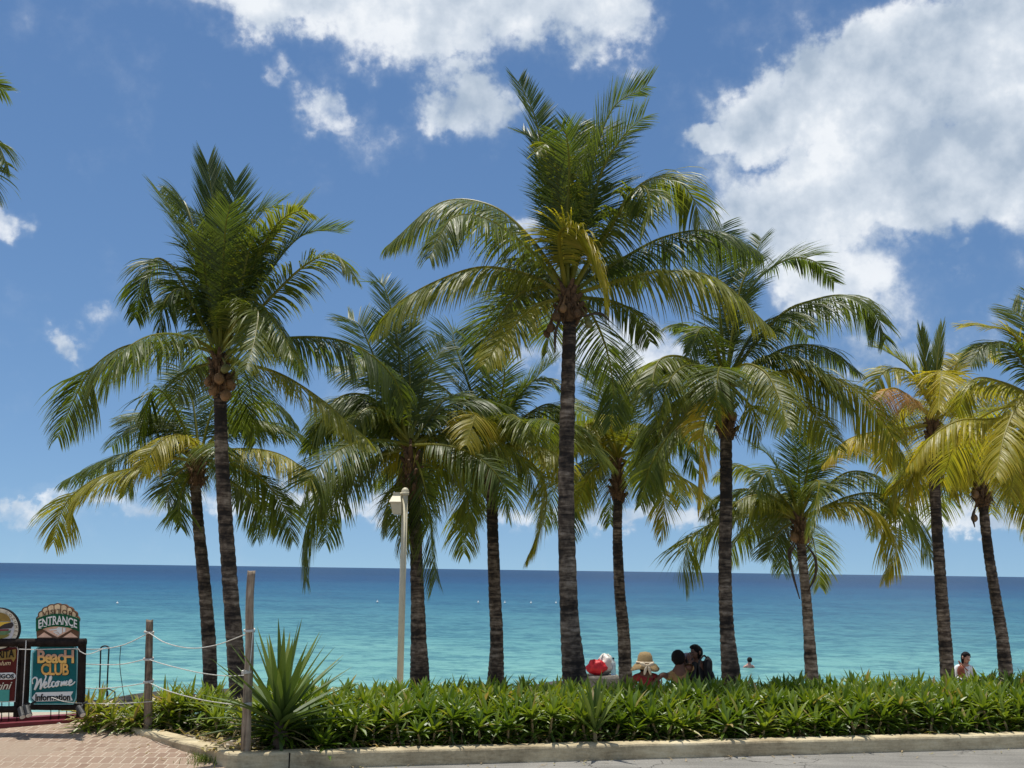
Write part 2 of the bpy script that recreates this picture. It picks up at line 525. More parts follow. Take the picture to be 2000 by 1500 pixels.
M['aqua'] = paint('aqua_edge_paint', (.25, .55, .55), 0.5, 0.1, 10)
M['gold'] = paint('gold_lettering', (.72, .42, .12), 0.45, 0.3, 22, spec=.12)
M['bronze'] = paint('bronze_lettering', (.40, .23, .15), 0.45, 0.3, 22, spec=.12)
M['white'] = paint('white_sign_paint', (.78, .80, .76), 0.5, 0.08, 14)
M['black'] = paint('black_sign_paint', (.015, .013, .012), 0.5, 0.2, 14, spec=.12)
M['signgreen'] = paint('green_banner_paint', (.010, .10, .045), 0.45, 0.2, 10, spec=.12)
M['cream'] = paint('cream_shell_paint', (.88, .62, .36), 0.5, 0.28, 26)
M['peach'] = paint('peach_shell_paint', (.78, .50, .35), 0.5, 0.2, 20)
M['shellbrown'] = paint('brown_outline_paint', (.13, .06, .025), 0.5, 0.25, 14)
M['maroon'] = paint('maroon_sign_paint', (.10, .016, .014), 0.45, 0.25, 8, spec=.12)
M['tealbox'] = paint('teal_panel_paint', (.05, .32, .27), 0.45, 0.15, 8)
M['bun'] = paint('bun_paint', (.26, .17, .03), 0.45, 0.3, 16)
M['bunlow'] = paint('lower_bun_paint', (.20, .18, .03), 0.45, 0.25, 16)
M['cheese'] = paint('cheese_paint', (.75, .50, .05), 0.45, 0.15, 16)
M['tomato'] = paint('tomato_paint', (.22, .03, .04), 0.45, 0.2, 16)
M['lettuce'] = paint('lettuce_paint', (.10, .20, .09), 0.45, 0.3, 16)
M['patty'] = paint('patty_paint', (.03, .022, .022), 0.45, 0.3, 16)
M['disc'] = paint('pale_disc_paint', (.55, .56, .58), 0.45, 0.1, 12)
M['ring'] = paint('cream_ring_paint', (.66, .62, .48), 0.45, 0.12, 18)
M['skin_dark'] = paint('brown_skin', (.16, .075, .045), 0.5, 0.12, 20)
M['skin_light'] = paint('light_skin', (.48, .26, .18), 0.5, 0.12, 20)
M['skin_pink'] = paint('sunburnt_skin', (.58, .30, .24), 0.5, 0.12, 20)
M['hair'] = paint('black_hair', (.008, .006, .006), 0.6, 0.3, 60, 0.5, spec=.15)
M['tan_shirt'] = paint('tan_cotton', (.33, .20, .085), 0.85, 0.2, 25, 0.3)
M['black_cloth'] = paint('black_cotton', (.012, .012, .014), 0.85, 0.3, 25, 0.3)
M['red_cloth'] = paint('red_cotton', (.28, .03, .03), 0.85, 0.2, 25, 0.3)
M['rust_cloth'] = paint('rust_cotton', (.24, .07, .04), 0.85, 0.2, 25, 0.3)
M['white_cloth'] = paint('white_cotton', (.74, .76, .78), 0.8, 0.1, 25, 0.3)
M['navy_cloth'] = paint('navy_cotton', (.012, .016, .04), 0.85, 0.3, 25, 0.3)
M['straw'] = paint('woven_straw', (.36, .25, .12), 0.8, 0.3, 90, 0.6)
M['ribbon'] = paint('cream_ribbon', (.66, .56, .42), 0.6, 0.12, 20, 0.1)
M['eye'] = paint('dark_eye', (.02, .015, .012), 0.2, 0.1, 20)
M['redbag'] = paint('red_bag_cloth', (.62, .02, .03), 0.5, 0.2, 10, 0.3)
M['whitebag'] = paint('white_plastic_bag', (.74, .70, .64), 0.35, 0.12, 10, 0.3)
M['buoy'] = paint('white_buoy', (.82, .82, .80), 0.4, 0.05, 10)
M['drygrass'] = M['hedge']

m, q, b = newmat('clear_bottle_plastic')
b.inputs['Base Color'].default_value = (.75, .85, .9, 1)
b.inputs['Roughness'].default_value = 0.12
b.inputs['Transmission Weight'].default_value = 0.55
b.inputs['IOR'].default_value = 1.2
M['bottle'] = m


# ------------------------------------------------------------------ ground, sea, road
def lerp_tab(tab, x):
    if x <= tab[0][0]:
        return tab[0][1]
    for (a, va), (b_, vb) in zip(tab, tab[1:]):
        if x <= b_:
            return va + (vb - va) * (x - a) / (b_ - a)
    return tab[-1][1]


PROF = [(-60, -0.05), (6.0, -0.05), (7.6, -0.03), (8.6, 0.06), (9.6, 0.10), (10.8, 0.04), (13, -0.2), (15, -0.46), (17, -0.78), (20, -1.40),
        (24, -1.86), (28, -2.2), (40, -3.2), (90, -6)]


KZ = 0.13
KA, KB = W(447, 1472, KZ), W(2000, 1434, KZ)
kdir = (KB - KA).normalized()
knorm = Vector((-kdir.y, kdir.x, 0))


def gz(x, y):
    z = lerp_tab(PROF, y)
    dk = (Vector((x, y, 0)) - KA).dot(knorm) if x > KA.x else y - 9.5
    if dk < 0.25:
        return -0.08
    if dk < 0.6:
        return -0.08 + (z + 0.08) * (dk - .25) / .35
    if y > 10:
        z += 0.05 * mnoise.noise(Vector((x * 0.6, y * 0.6, 0)))
    return z


SEA_Z = -2.0
mb = MB()
ys = [-60, -30, -10, 0, 4, 6] + [6 + 0.35 * i for i in range(1, 66)] + [31, 34, 40, 60, 90]
xs = [-150, -80, -40, -25] + [-18 + 0.4 * i for i in range(0, 91)] + [25, 40, 80, 150]
vv, ff, aa = [], [], []
for y in ys:
    for x in xs:
        vv.append((x, y, gz(x, y)))
        aa.append(0.0 if y < 9.6 else min(1, (y - 9.6) / 1.0))
nx = len(xs)
for j in range(len(ys) - 1):
    for i in range(nx - 1):
        ff.append((j * nx + i, j * nx + i + 1, (j + 1) * nx + i + 1, (j + 1) * nx + i))
mb.add(vv, ff, aa)
tag(mb.build('ground', M['ground'], smooth=True), kind='structure')

mb = MB()
sy = [21, 30, 50, 90, 200, 600, 2000, 8000, 30000, 90000]
sxs = [-120000, -20000, -3000, -400, 0, 400, 3000, 20000, 120000]
vv = [(x, y, SEA_Z) for y in sy for x in sxs]
ff = [(j * 9 + i, j * 9 + i + 1, (j + 1) * 9 + i + 1, (j + 1) * 9 + i) for j in range(len(sy) - 1) for i in range(8)]
mb.add(vv, ff)
tag(mb.build('sea', M['sea']), kind='structure')

# kerb: runs along the road, turns the corner and goes back beside the pavers
KE = KA + kdir * 24
LEFT = [W(405, 1460, KZ), W(360, 1449, KZ + .003), W(318, 1438, KZ + .004), W(280, 1428, KZ + .004), W(252, 1420, KZ + .004), W(228, 1414, KZ + .004)]
path = [KE] + [KA + kdir * t for t in (16, 12, 9, 7, 5.6, 4.2, 3, 2, 1.0, 0.5, 0.22)] + [KA + kdir * 0.07 + knorm * 0.01, KA + knorm * 0.05 - kdir * 0.01] + LEFT[0:]
KW = 0.165
prof = [(0.012, -0.25), (0.0, -0.02), (0.0, 0.108), (0.006, 0.122), (0.018, 0.13), (KW - .018, 0.13), (KW - .005, 0.122), (KW, 0.10), (KW, -0.25)]
mb = MB()
vv, ff = [], []
dens_path = []
for a_, b_ in zip(path, path[1:]):
    k_ = max(1, int((b_ - a_).length / 0.12))
    for i in range(k_):
        dens_path.append(a_.lerp(b_, i / k_))
dens_path.append(path[-1])
NP = len(prof)
for i, p in enumerate(dens_path):
    t = (dens_path[min(i + 1, len(dens_path) - 1)] - dens_path[max(i - 1, 0)])
    t.z = 0
    t.normalize()
    inw = Vector((t.y, -t.x, 0))
    for (o_, z_) in prof:
        wv_ = 0.006 * mnoise.noise(Vector((p.x * 3 + o_ * 9, p.y * 3, z_ * 8)))
        vv.append(Vector((p.x, p.y, 0)) + inw * (o_ + wv_) + Vector((0, 0, z_ + wv_ * .6 + (p.z - KZ if z_ > 0.05 else 0))))
for i in range(len(dens_path) - 1):
    for k in range(NP - 1):
        ff.append((i * NP + k, i * NP + k + 1, (i + 1) * NP + k + 1, (i + 1) * NP + k))
ff.append(tuple(range((len(dens_path) - 1) * NP, len(dens_path) * NP)))
mb.add(vv, ff)
# expansion joints: thin dark mortar tongues set slightly proud
kerb = tag(mb.build('kerb', M['kerb'], smooth=False), kind='structure')
mbj = MB()
for px in (566,):
    c = W(px, 1470, KZ)
    mbj.box(KA + kdir * (c - KA).dot(kdir) + knorm * 0.0 + Vector((0, 0, -0.066)), (0.010 if px == 566 else 0.005, 0.006, 0.125), Matrix.Rotation(math.atan2(kdir.y, kdir.x), 3, 'Z'))
j = mbj.build('joint', M['black'], kerb)

# soil of the planting bed inside the kerb
mb = MB()
vv, ff, aa = [], [], []
bed = [(KA + kdir * t + knorm * .15, KA + kdir * t + knorm * 1.5) for t in [24 - 0.3 * i for i in range(80)]]
c0 = KA + knorm * .9 + kdir * .3
bed += [(KA + knorm * .16 + kdir * .12, c0 + knorm * .6)]
bed += [(p + Vector((.15, .03, 0)), p + Vector((1.1, 1.0, 0))) for p in LEFT]
NB = 14
for a_, b_ in bed:
    for k in range(NB + 1):
        p = a_.lerp(b_, k / NB)
        vv.append((p.x, p.y, 0.095 + .02 * mnoise.noise(Vector((p.x * 5, p.y * 5, 0))) - (.3 if k == NB else 0)))
        aa.append(.25 * max(0, mnoise.noise(Vector((p.x * 2, p.y * 2, 3)))))
for i in range(len(bed) - 1):
    for k in range(NB):
        ff.append((i * (NB + 1) + k, i * (NB + 1) + k + 1, (i + 1) * (NB + 1) + k + 1, (i + 1) * (NB + 1) + k))
mb.add(vv, ff, aa)
tag(mb.build('soil', M['ground'], smooth=True), kind='structure')

# road in front of the kerb, pavers to the left of it
mb = MB()
RC = KA - knorm * 0.03
rp = [RC + Vector((-0.12, 0, 0)), KE - knorm * 0.0 + knorm * .02]
front = -14
vv, ff = [], []
N = 60
for i in range(N + 1):
    e = (KA + kdir * (-0.15 + (24.0) * i / N)) + knorm * 0.03
    vv.append((e.x, e.y, 0.0))
    vv.append((e.x + (0 if i else 0), front, 0.0))
for i in range(N):
    ff.append((2 * i + 1, 2 * i + 3, 2 * i + 2, 2 * i))
mb.add(vv, ff)
tag(mb.build('road', M['asphalt']), kind='structure')

mb = MB()
edge = [Vector((KA.x - 0.14, front, 0.005)), Vector((KA.x - 0.14, KA.y - 1.5, 0.005)), Vector((KA.x - 0.08, KA.y + 0.03, 0.008)), Vector((KA.x - 0.02, KA.y + 0.06, 0.01))]
for p in LEFT:
    edge.append(Vector((p.x + 0.06, p.y + 0.03, min(0.122, 0.02 + 0.085 * (p.y - KA.y) / max(0.1, (LEFT[-1].y - KA.y)) + 0.01))))
edge.append(Vector((LEFT[-1].x + 0.06, LEFT[-1].y + 0.5, 0.125)))
vv, ff = [], []
for e in edge:
    for k in range(13):
        x = e.x + (-14 - e.x) * k / 12
        zz = e.z
        vv.append((x, e.y, zz))
for i in range(len(edge) - 1):
    for k in range(12):
        ff.append((i * 13 + k + 1, i * 13 + k, (i + 1) * 13 + k, (i + 1) * 13 + k + 1))
mb.add(vv, ff)
pav = tag(mb.build('paving', M['pavers']), kind='structure')


# ------------------------------------------------------------------ palms
def crom(pts, n):
    P_ = [pts[0] * 2 - pts[1]] + list(pts) + [pts[-1] * 2 - pts[-2]]
    out = []
    S = len(pts) - 1
    for i in range(n + 1):
        u = i / n * S
        k = min(int(u), S - 1)
        t = u - k
        a, b_, c, d = P_[k], P_[k + 1], P_[k + 2], P_[k + 3]
        out.append(0.5 * ((2 * b_) + (c - a) * t + (2 * a - 5 * b_ + 4 * c - d) * t * t + (3 * b_ - a - 3 * c + d) * t ** 3))
    return out


ZV = Vector((0, 0, 1))


def frond_mb(pts, yel, droop, rg, llen=None, closed=0.0, dens_=1.0, lsc=1.0):
    """One feather leaf: rachis through pts, leaflets along both sides."""
    mb = MB()
    n = 34
    c = crom(pts, n)
    cum = [0]
    for a, b_ in zip(c, c[1:]):
        cum.append(cum[-1] + (b_ - a).length)
    L = cum[-1]

    def at_len(s):
        s = max(0, min(L, s))
        lo = 0
        while lo < n - 1 and cum[lo + 1] < s:
            lo += 1
        t = (s - cum[lo]) / max(1e-6, cum[lo + 1] - cum[lo])
        return c[lo].lerp(c[lo + 1], t), (c[lo + 1] - c[lo]).normalized().lerp((c[min(lo + 2, n)] - c[min(lo + 1, n - 1)]).normalized(), t).normalized()

    rr = [0.026 * (1 - i / n) ** 1.3 + 0.0035 for i in range(n + 1)]
    rr[0] *= 1.5
    mb.tube(c, rr, 5, a=min(0.95, 0.48 + 0.25 * yel))
    tip = c[-1] - c[0]
    rad = Vector((tip.x, tip.y, 0))
    if rad.length < 0.25:
        rad = Vector((rg.uniform(-.4, .4), 1, 0))
    rad.normalize()
    ref = ZV - rad * 0.45 + Vector((rg.uniform(-.25, .25), rg.uniform(-.25, .1), 0))
    tw0, tw1 = rg.uniform(-.35, .35), rg.uniform(-.5, .5)
    llen = (llen * (1.2 if droop > .3 else 1.05) if llen else max(0.60, 0.33 * L)) * lsc
    cnt = int(L * (60 if droop > .3 else 64) * dens_)
    s0 = 0.14 * L
    seedv = rg.uniform(0, 100)
    for side in (-1, 1):
        for i in range(cnt):
            u = (i + rg.uniform(-.4, .4)) / cnt
            u = max(0, min(1, u))
            if rg.random() < 0.04 or mnoise.noise(Vector((u * 11, side * 5.3, seedv + 40))) > .52:
                continue
            s = s0 + (L - s0) * u
            p, T = at_len(s)
            U = ref - T * ref.dot(T)
            if U.length < 1e-3:
                U = T.orthogonal()
            U.normalize()
            U = Matrix.Rotation(tw0 + (tw1 - tw0) * u, 3, T) @ U
            S = T.cross(U) * side
            prof_ = (0.45 + 0.55 * min(1, u / 0.28)) * (1 - (0.74 if droop > .3 else .50) * max(0, (u - 0.55) / 0.45) ** 1.4)
            clump = mnoise.noise(Vector((u * 14, side * 3.1, seedv)))
            ln = llen * prof_ * rg.uniform(0.86, 1.08)
            fw = (0.42 + 0.75 * u) * (1 - .35 * min(1, droop)) + 0.25 * clump + rg.uniform(-.1, .1) + closed * 3.0
            vup = 0.30 + rg.uniform(-.12, .12) + 0.2 * clump - droop * 0.2
            d = (S * (1.0 - 0.55 * closed) + T * fw + U * vup * (1 - closed) - ZV * droop * rg.uniform(.35, .75)).normalized()
            dr = droop * (0.75 + 0.5 * rg.random()) * (1 + 0.5 * clump)
            segs = 5
            w0 = (0.0092 if droop > .3 else 0.0072) * rg.uniform(.75, 1.25) * (0.75 + 0.25 * prof_)
            q_ = p.copy()
            twist = rg.uniform(-.5, .5)
            vv_, aa_ = [], []
            ty = (yel * .86 if yel < .5 else yel) + rg.gauss(0, 0.05) + 0.05 * clump
            tipdry = rg.random() < 0.25
            for k in range(segs + 1):
                t = k / segs
                wv_ = T - d * T.dot(d)
                if wv_.length < 1e-3:
                    wv_ = d.orthogonal()
                wv_.normalize()
                wv_ = Matrix.Rotation(twist * (0.4 + t), 3, d) @ wv_
                ww = w0 * (0.45 if k == 0 else (1.0 if t < 0.5 else max(0.04, 1.0 - ((t - .5) / .5) ** 1.5)))
                vv_ += [q_ - wv_ * ww, q_ + wv_ * ww]
                tt = ty + 0.10 * t * t + (0.25 * max(0, t - .6) if tipdry else 0)
                aa_ += [tt, tt]
                q_ = q_ + d * (ln / segs)
                d = (d + Vector((0, 0, -1)) * dr * 0.42 * (0.4 + t)).normalized()
            mb.add(vv_, [(2 * k, 2 * k + 1, 2 * k + 3, 2 * k + 2) for k in range(segs)], aa_)
    return mb


def trunk_mb(pts, rads, rg, dark=0.3):
    mb = MB()
    tot = sum((b_ - a).length for a, b_ in zip(pts, pts[1:]))
    n = int(tot / 0.032)
    c = crom(pts, n)
    NS = 16
    vv_, ff_, aa_ = [], [], []
    ringh, ringlen = 0, rg.uniform(.05, .09)
    sd = rg.uniform(0, 50)
    for i, p in enumerate(c):
        u = i / n
        S = len(rads) - 1
        k = min(int(u * S), S - 1)
        r = rads[k] + (rads[k + 1] - rads[k]) * (u * S - k)
        ringh += 0.032
        if ringh > ringlen:
            ringh, ringlen = 0, rg.uniform(.05, .10)
        t = (c[min(i + 1, n)] - c[max(i - 1, 0)]).normalized()
        U = Vector((1, 0, 0)) - t * t.x
        U.normalize()
        V = t.cross(U)
        for j_ in range(NS):
            a = 2 * math.pi * j_ / NS
            dv = U * math.cos(a) + V * math.sin(a)
            nn = mnoise.noise(Vector((math.cos(a) * 1.3, math.sin(a) * 1.3, u * tot * 3 + sd)))
            n2_ = mnoise.noise(Vector((math.cos(a) * 3, math.sin(a) * 3, u * tot * 16 + sd)))
            rr_ = r * (1 + 0.055 * nn + 0.035 * n2_) + (0.006 if ringh < 0.034 else 0.0)
            vv_.append(p + dv * rr_)
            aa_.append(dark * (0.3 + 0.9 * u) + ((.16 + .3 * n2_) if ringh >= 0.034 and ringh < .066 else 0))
    for i in range(n):
        for j_ in range(NS):
            j2 = (j_ + 1) % NS
            ff_.append((i * NS + j_, i * NS + j2, (i + 1) * NS + j2, (i + 1) * NS + j_))
    ff_.append(tuple(n * NS + k for k in range(NS)))
    mb.add(vv_, ff_, aa_)
    return mb


def palm(label, Y, trunk, heart, fronds, nuts=(), fill=5, flen=2.4, fy=0.2, seed=1, spathes=(), dark=0.5, fillel=(-5, 50), group='coconut palms along the shore', fback=6, fwide=.9):
    rg = random.Random(seed)
    tp = [P(x, y, Y) for x, y, w in trunk]
    tr = [w * .84 * Y / F / 2 for x, y, w in trunk]
    d0 = (tp[0] - tp[1]).normalized()
    base = tp[0].copy()
    gzv = gz(base.x, Y)
    if base.z > gzv - 0.15 and d0.z < 0:
        base = tp[0] + d0 * ((gzv - 0.2 - tp[0].z) / d0.z)
        tp.insert(0, base)
        tr.insert(0, tr[0] * 1.12)
    root = empty('palm_tree', (base.x, base.y, gzv), label, 'palm tree', group)
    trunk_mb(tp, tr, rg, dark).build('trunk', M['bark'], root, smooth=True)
    H = P(heart[0], heart[1], Y)
    top = tp[-1]
    # leaf-base boots and fibre round the top of the trunk
    mb = MB()
    rt = tr[-1]
    ax = (H - top)
    for k in range(26):
        a = k * 2.399 + rg.uniform(-.2, .2)
        h = k / 26
        o_ = top - ZV * 0.05 + ax * (h * 0.85)
        dv = Vector((math.cos(a), math.sin(a), 0))
        r0 = rt * (1.05 - 0.35 * h)
        p0 = o_ + dv * r0 * 0.7
        p1 = o_ + dv * (r0 * 1.25) + ZV * (0.10 + 0.05 * h)
        p2 = o_ + dv * (r0 * 1.25 + 0.05 + 0.05 * rg.random()) + ZV * (0.18 + 0.06 * h)
        mb.tube([p0, p1, p2], [0.05, 0.04, 0.016 + 0.01 * rg.random()], 6)
    for k in range(40):
        a = rg.uniform(0, 6.28)
        o_ = top + ax * rg.uniform(0, .5)
        dv = Vector((math.cos(a), math.sin(a), 0))
        p0 = o_ + dv * rt
        mb.tube([p0, p0 + dv * 0.07 + ZV * rg.uniform(-.02, .06), p0 + dv * rg.uniform(.10, .2) - ZV * rg.uniform(.02, .2)], [0.012, 0.007, 0.002], 4)
    mb.tube([top - ZV * 0.1, top + ax * 0.5, H + ZV * 0.1], [rt * 1.02, rt * 1.0, rt * 0.4], 12)
    mb.build('leaf_base', M['fibre'], root, smooth=True)
    # fronds
    for spec in fronds:
        pts, yel, dz, droop = spec[0], spec[1], spec[2], spec[3]
        kw = dict(spec[4]) if len(spec) > 4 else {}
        kw['lsc'] = .88 if Y < 15 else 1.0
        if dz is None:
            dz = rg.choice((-1, 1)) * rg.uniform(0.2, 1.1)
        n = len(pts) - 1
        w3 = [P(x, y, Y + dz * (i / n)) for i, (x, y) in enumerate(pts)]
        w3[0] = w3[0].lerp(H, 0.35)
        if droop < .3:
            w3[-1] = w3[-1].lerp(w3[-2], .22)
        frond_mb(w3, yel, droop, rg, **kw).build('frond', M['palm'], root)
    for k in range(fill):
        a = rg.choice((1, 1, 1, 1, 1, -1)[:fback]) * math.pi / 2 + rg.uniform(-fwide, fwide)
        e = R(rg.uniform(*fillel))
        Lf = flen * rg.uniform(.8, 1.05)
        p = H.copy()
        pts = [p.copy()]
        bend = R(rg.uniform(70, 115))
        for i in range(5):
            ee = e - bend * ((i + 0.5) / 5) ** 1.5
            p = p + Vector((math.cos(a) * math.cos(ee), math.sin(a) * math.cos(ee), math.sin(ee))) * (Lf / 5)
            pts.append(p.copy())
        frond_mb(pts, fy + rg.uniform(-.1, .12), rg.uniform(.5, 1.0), rg, dens_=0.8).build('frond', M['palm'], root)
    for (x, y, r, dz, kind) in nuts:
        c = P(x, y, Y + dz)
        r_ = r * Y / F
        mb = MB()
        rot = Euler((rg.uniform(-.5, .5), rg.uniform(-.5, .5), rg.uniform(0, 6))).to_matrix()
        mb.ellipsoid(c, (r_ * .9, r_ * .95, r_ * 1.12), rot, 14, 10, 0.10, rg.uniform(0, 9))
        pt_ = c.lerp(H, 0.8)
        mb.tube([c + ZV * r_ * .9, c.lerp(pt_, .5) + ZV * .05, pt_], [0.014, 0.011, 0.012], 5)
        mb.build('coconut', M[('husk_green', 'husk', 'fibre')[kind]], root, smooth=True)
    for pts, r in spathes:
        mb = MB()
        w3 = crom([P(x, y, Y - 0.15) for x, y in pts], 14)
        mb.tube(w3, [r * (0.4 + 1.2 * math.sin(math.pi * min(1, (i + 1) / 15.5))) for i in range(15)], 6)
        mb.build('dry_stalk', M['spathe'], root, smooth=True)
    return root


# big palm in the centre
palm('tallest coconut palm, in the centre, its trunk passing in front of the beach', 12.0,
     [(1122, 1322, 54), (1112, 1200, 40), (1106, 1000, 36), (1108, 800, 33), (1112, 650, 30), (1113, 625, 30)], (1108, 565),
     [([(1100, 565), (1040, 470), (960, 402), (860, 396), (757, 480)], .30, 0.7, .95),
      ([(1095, 568), (1040, 492), (960, 432), (885, 425), (838, 505)], .25, -1.0, .95),
      ([(1095, 585), (1040, 540), (940, 522), (840, 555), (770, 600), (733, 650)], .40, .2, .9),
      ([(1095, 590), (1045, 600), (990, 650), (945, 712)], .5, -.6, .6),
      ([(1105, 570), (1092, 460), (1125, 448), (1160, 495), (1186, 590)], .60, -1.2, .65),
      ([(1108, 570), (1108, 440), (1112, 330), (1106, 265), (1090, 250)], .08, -.9, .15, {'llen': .60, 'dens_': 1.0}),
      ([(1100, 565), (1085, 400), (1060, 290), (1010, 250)], .12, .4, .15, {'llen': .6}),
      ([(1100, 560), (1075, 380), (1045, 230), (1002, 138)], .12, .2, .05, {'llen': .62}),
      ([(1115, 560), (1150, 350), (1195, 215), (1283, 155)], .10, .3, .05, {'llen': .66}),
      ([(1118, 560), (1170, 350), (1215, 270), (1268, 218)], .15, -.3, .2),
      ([(1110, 560), (1118, 350), (1125, 220)], .16, .7, .15),
      ([(1110, 560), (1085, 320), (1070, 280), (1045, 300)], .45, -.5, .7, {'llen': .45}),
      ([(1112, 565), (1145, 420), (1160, 300), (1175, 240)], .1, .8, .2),
      ([(1125, 565), (1190, 440), (1250, 362), (1310, 345), (1352, 385), (1372, 450)], .36, .5, .75),
      ([(1125, 565), (1200, 432), (1246, 365), (1268, 385), (1256, 450)], .3, -1.0, .8),
      ([(1130, 570), (1200, 515), (1300, 462), (1400, 452), (1490, 500)], .10, .6, 1.0),
      ([(1130, 580), (1220, 545), (1300, 530), (1400, 545), (1505, 640)], .48, -.5, 1.0),
      ([(1130, 588), (1200, 590), (1250, 620), (1270, 668)], .22, .5, .8),
      ([(1100, 575), (1060, 520), (1020, 510), (985, 560)], .2, 1.0, .9),
      ([(1120, 575), (1160, 520), (1210, 500), (1260, 560)], .18, 1.2, .9)],
     nuts=[(1150, 632, 9, -.1, 0), (1076, 640, 9, -.1, 2), (1100, 603, 8, -.25, 1), (1128, 612, 8, -.2, 2), (1086, 618, 9, -.2, 2), (1140, 608, 8, .1, 2), (1068, 652, 8, .1, 2)],
     spathes=[([(1095, 620), (1085, 650), (1084, 690)], .012), ([(1130, 620), (1170, 612), (1190, 625)], .01), ([(1080, 600), (1055, 605), (1040, 620)], .01)],
     fill=6, flen=2.3, fy=.2, fback=5, seed=5)

# big palm at the left
palm('tall coconut palm at the left, dense upright crown with orange coconuts', 13.5,
     [(464, 1335, 38), (458, 1250, 36), (446, 1100, 33), (436, 950, 31), (431, 820, 29), (430, 765, 28)], (428, 690),
     [([(420, 690), (375, 676), (310, 670), (240, 678), (180, 720), (140, 790), (112, 855)], .24, .3, 1.0),
      ([(415, 660), (380, 500), (340, 420), (302, 360)], .22, .3, .1),
      ([(415, 660), (385, 480), (365, 405), (352, 392), (345, 415)], .12, .7, .5),
      ([(425, 660), (425, 500), (416, 400), (403, 300)], .10, .5, .05, {'closed': .35}),
      ([(430, 660), (440, 500), (455, 420), (462, 335)], .14, .3, .1, {'closed': .2}),
      ([(435, 660), (470, 500), (500, 420), (555, 395)], .16, .5, .25),
      ([(440, 660), (490, 530), (540, 440), (585, 412), (615, 420)], .38, -.4, .5, {'llen': .42}),
      ([(440, 660), (500, 520), (560, 430), (608, 385)], .30, .3, .15),
      ([(445, 670), (520, 540), (590, 460), (690, 445)], .08, .5, .1, {'llen': .62}),
      ([(450, 670), (530, 580), (600, 515), (655, 498), (693, 545)], .34, -.2, .6),
      ([(410, 660), (350, 540), (305, 505), (277, 550), (264, 622)], .10, .4, .8),
      ([(410, 665), (360, 570), (322, 590), (308, 660)], .14, -.6, .9),
      ([(430, 680), (434, 560), (440, 450), (452, 385)], .06, -.8, .12, {'llen': .58, 'dens_': 1.0}),
      ([(425, 680), (405, 560), (395, 480), (380, 440)], .1, -.6, .2, {'llen': .55}),
      ([(435, 680), (470, 560), (490, 480), (530, 440)], .1, -.5, .2, {'llen': .55}),
      ([(440, 680), (475, 590), (512, 598), (545, 640), (575, 700)], .30, -.9, .9, {'llen': .62}),
      ([(436, 680), (470, 610), (502, 606), (498, 660), (480, 722)], .34, -1.4, .8, {'llen': .6}),
      ([(450, 690), (550, 662), (650, 662), (720, 690), (770, 740), (790, 800)], .10, .4, 1.0),
      ([(450, 710), (540, 728), (620, 775), (690, 835), (722, 868)], .46, -.4, .8),
      ([(415, 715), (370, 725), (340, 780)], .2, .6, .9),
      ([(428, 680), (450, 560), (480, 500), (520, 520)], .12, 1.0, .5),
      ([(428, 680), (390, 590), (350, 560), (330, 600)], .12, 1.1, .6)],
     nuts=[(441, 772, 11, -.15, 1), (418, 762, 11, -.1, 1), (450, 752, 11, -.05, 1), (428, 740, 10, -.2, 1), (408, 745, 10, 0, 1), (456, 735, 9, .1, 0), (440, 720, 9, -.2, 0)],
     fill=5, flen=2.4, fy=.12, seed=8)

palm('short coconut palm at the far left with a yellowing frond, beside a taller trunk', 16.0,
     [(411, 1345, 30), (408, 1250, 30), (398, 1130, 27), (386, 1010, 24), (382, 945, 23)], (388, 895),
     [([(380, 900), (330, 872), (290, 876), (212, 895), (122, 940)], .14, .5, .8),
      ([(380, 905), (330, 895), (272, 912), (201, 929), (150, 960), (120, 1000), (104, 1060)], .52, -.4, .75),
      ([(395, 895), (380, 862), (343, 849), (307, 869), (276, 915)], .58, -1.1, .7),
      ([(385, 880), (330, 780), (300, 762), (284, 800), (272, 865)], .14, -.3, .9),
      ([(390, 880), (375, 780), (350, 715)], .2, .6, .3),
      ([(385, 880), (310, 825), (235, 815)], .12, .7, .4),
      ([(400, 890), (450, 878), (520, 880), (575, 902), (622, 950)], .56, -.3, .9),
      ([(400, 900), (466, 912), (520, 945), (555, 993), (573, 1058)], .25, .3, .7),
      ([(395, 880), (450, 827), (510, 825), (566, 850)], .3, .4, .7),
      ([(385, 915), (362, 940), (352, 975), (353, 1030)], .16, -.5, .4),
      ([(385, 910), (350, 920), (328, 955), (330, 990)], .15, .5, .6),
      ([(400, 900), (470, 955), (515, 1005), (545, 1035)], .2, .8, .7),
      ([(395, 880), (420, 790), (470, 745)], .2, .5, .3),
      ([(395, 880), (470, 800), (540, 790), (580, 830)], .15, .9, .8)],
     fill=9, flen=2.3, fy=.2, fwide=1.2, seed=21)

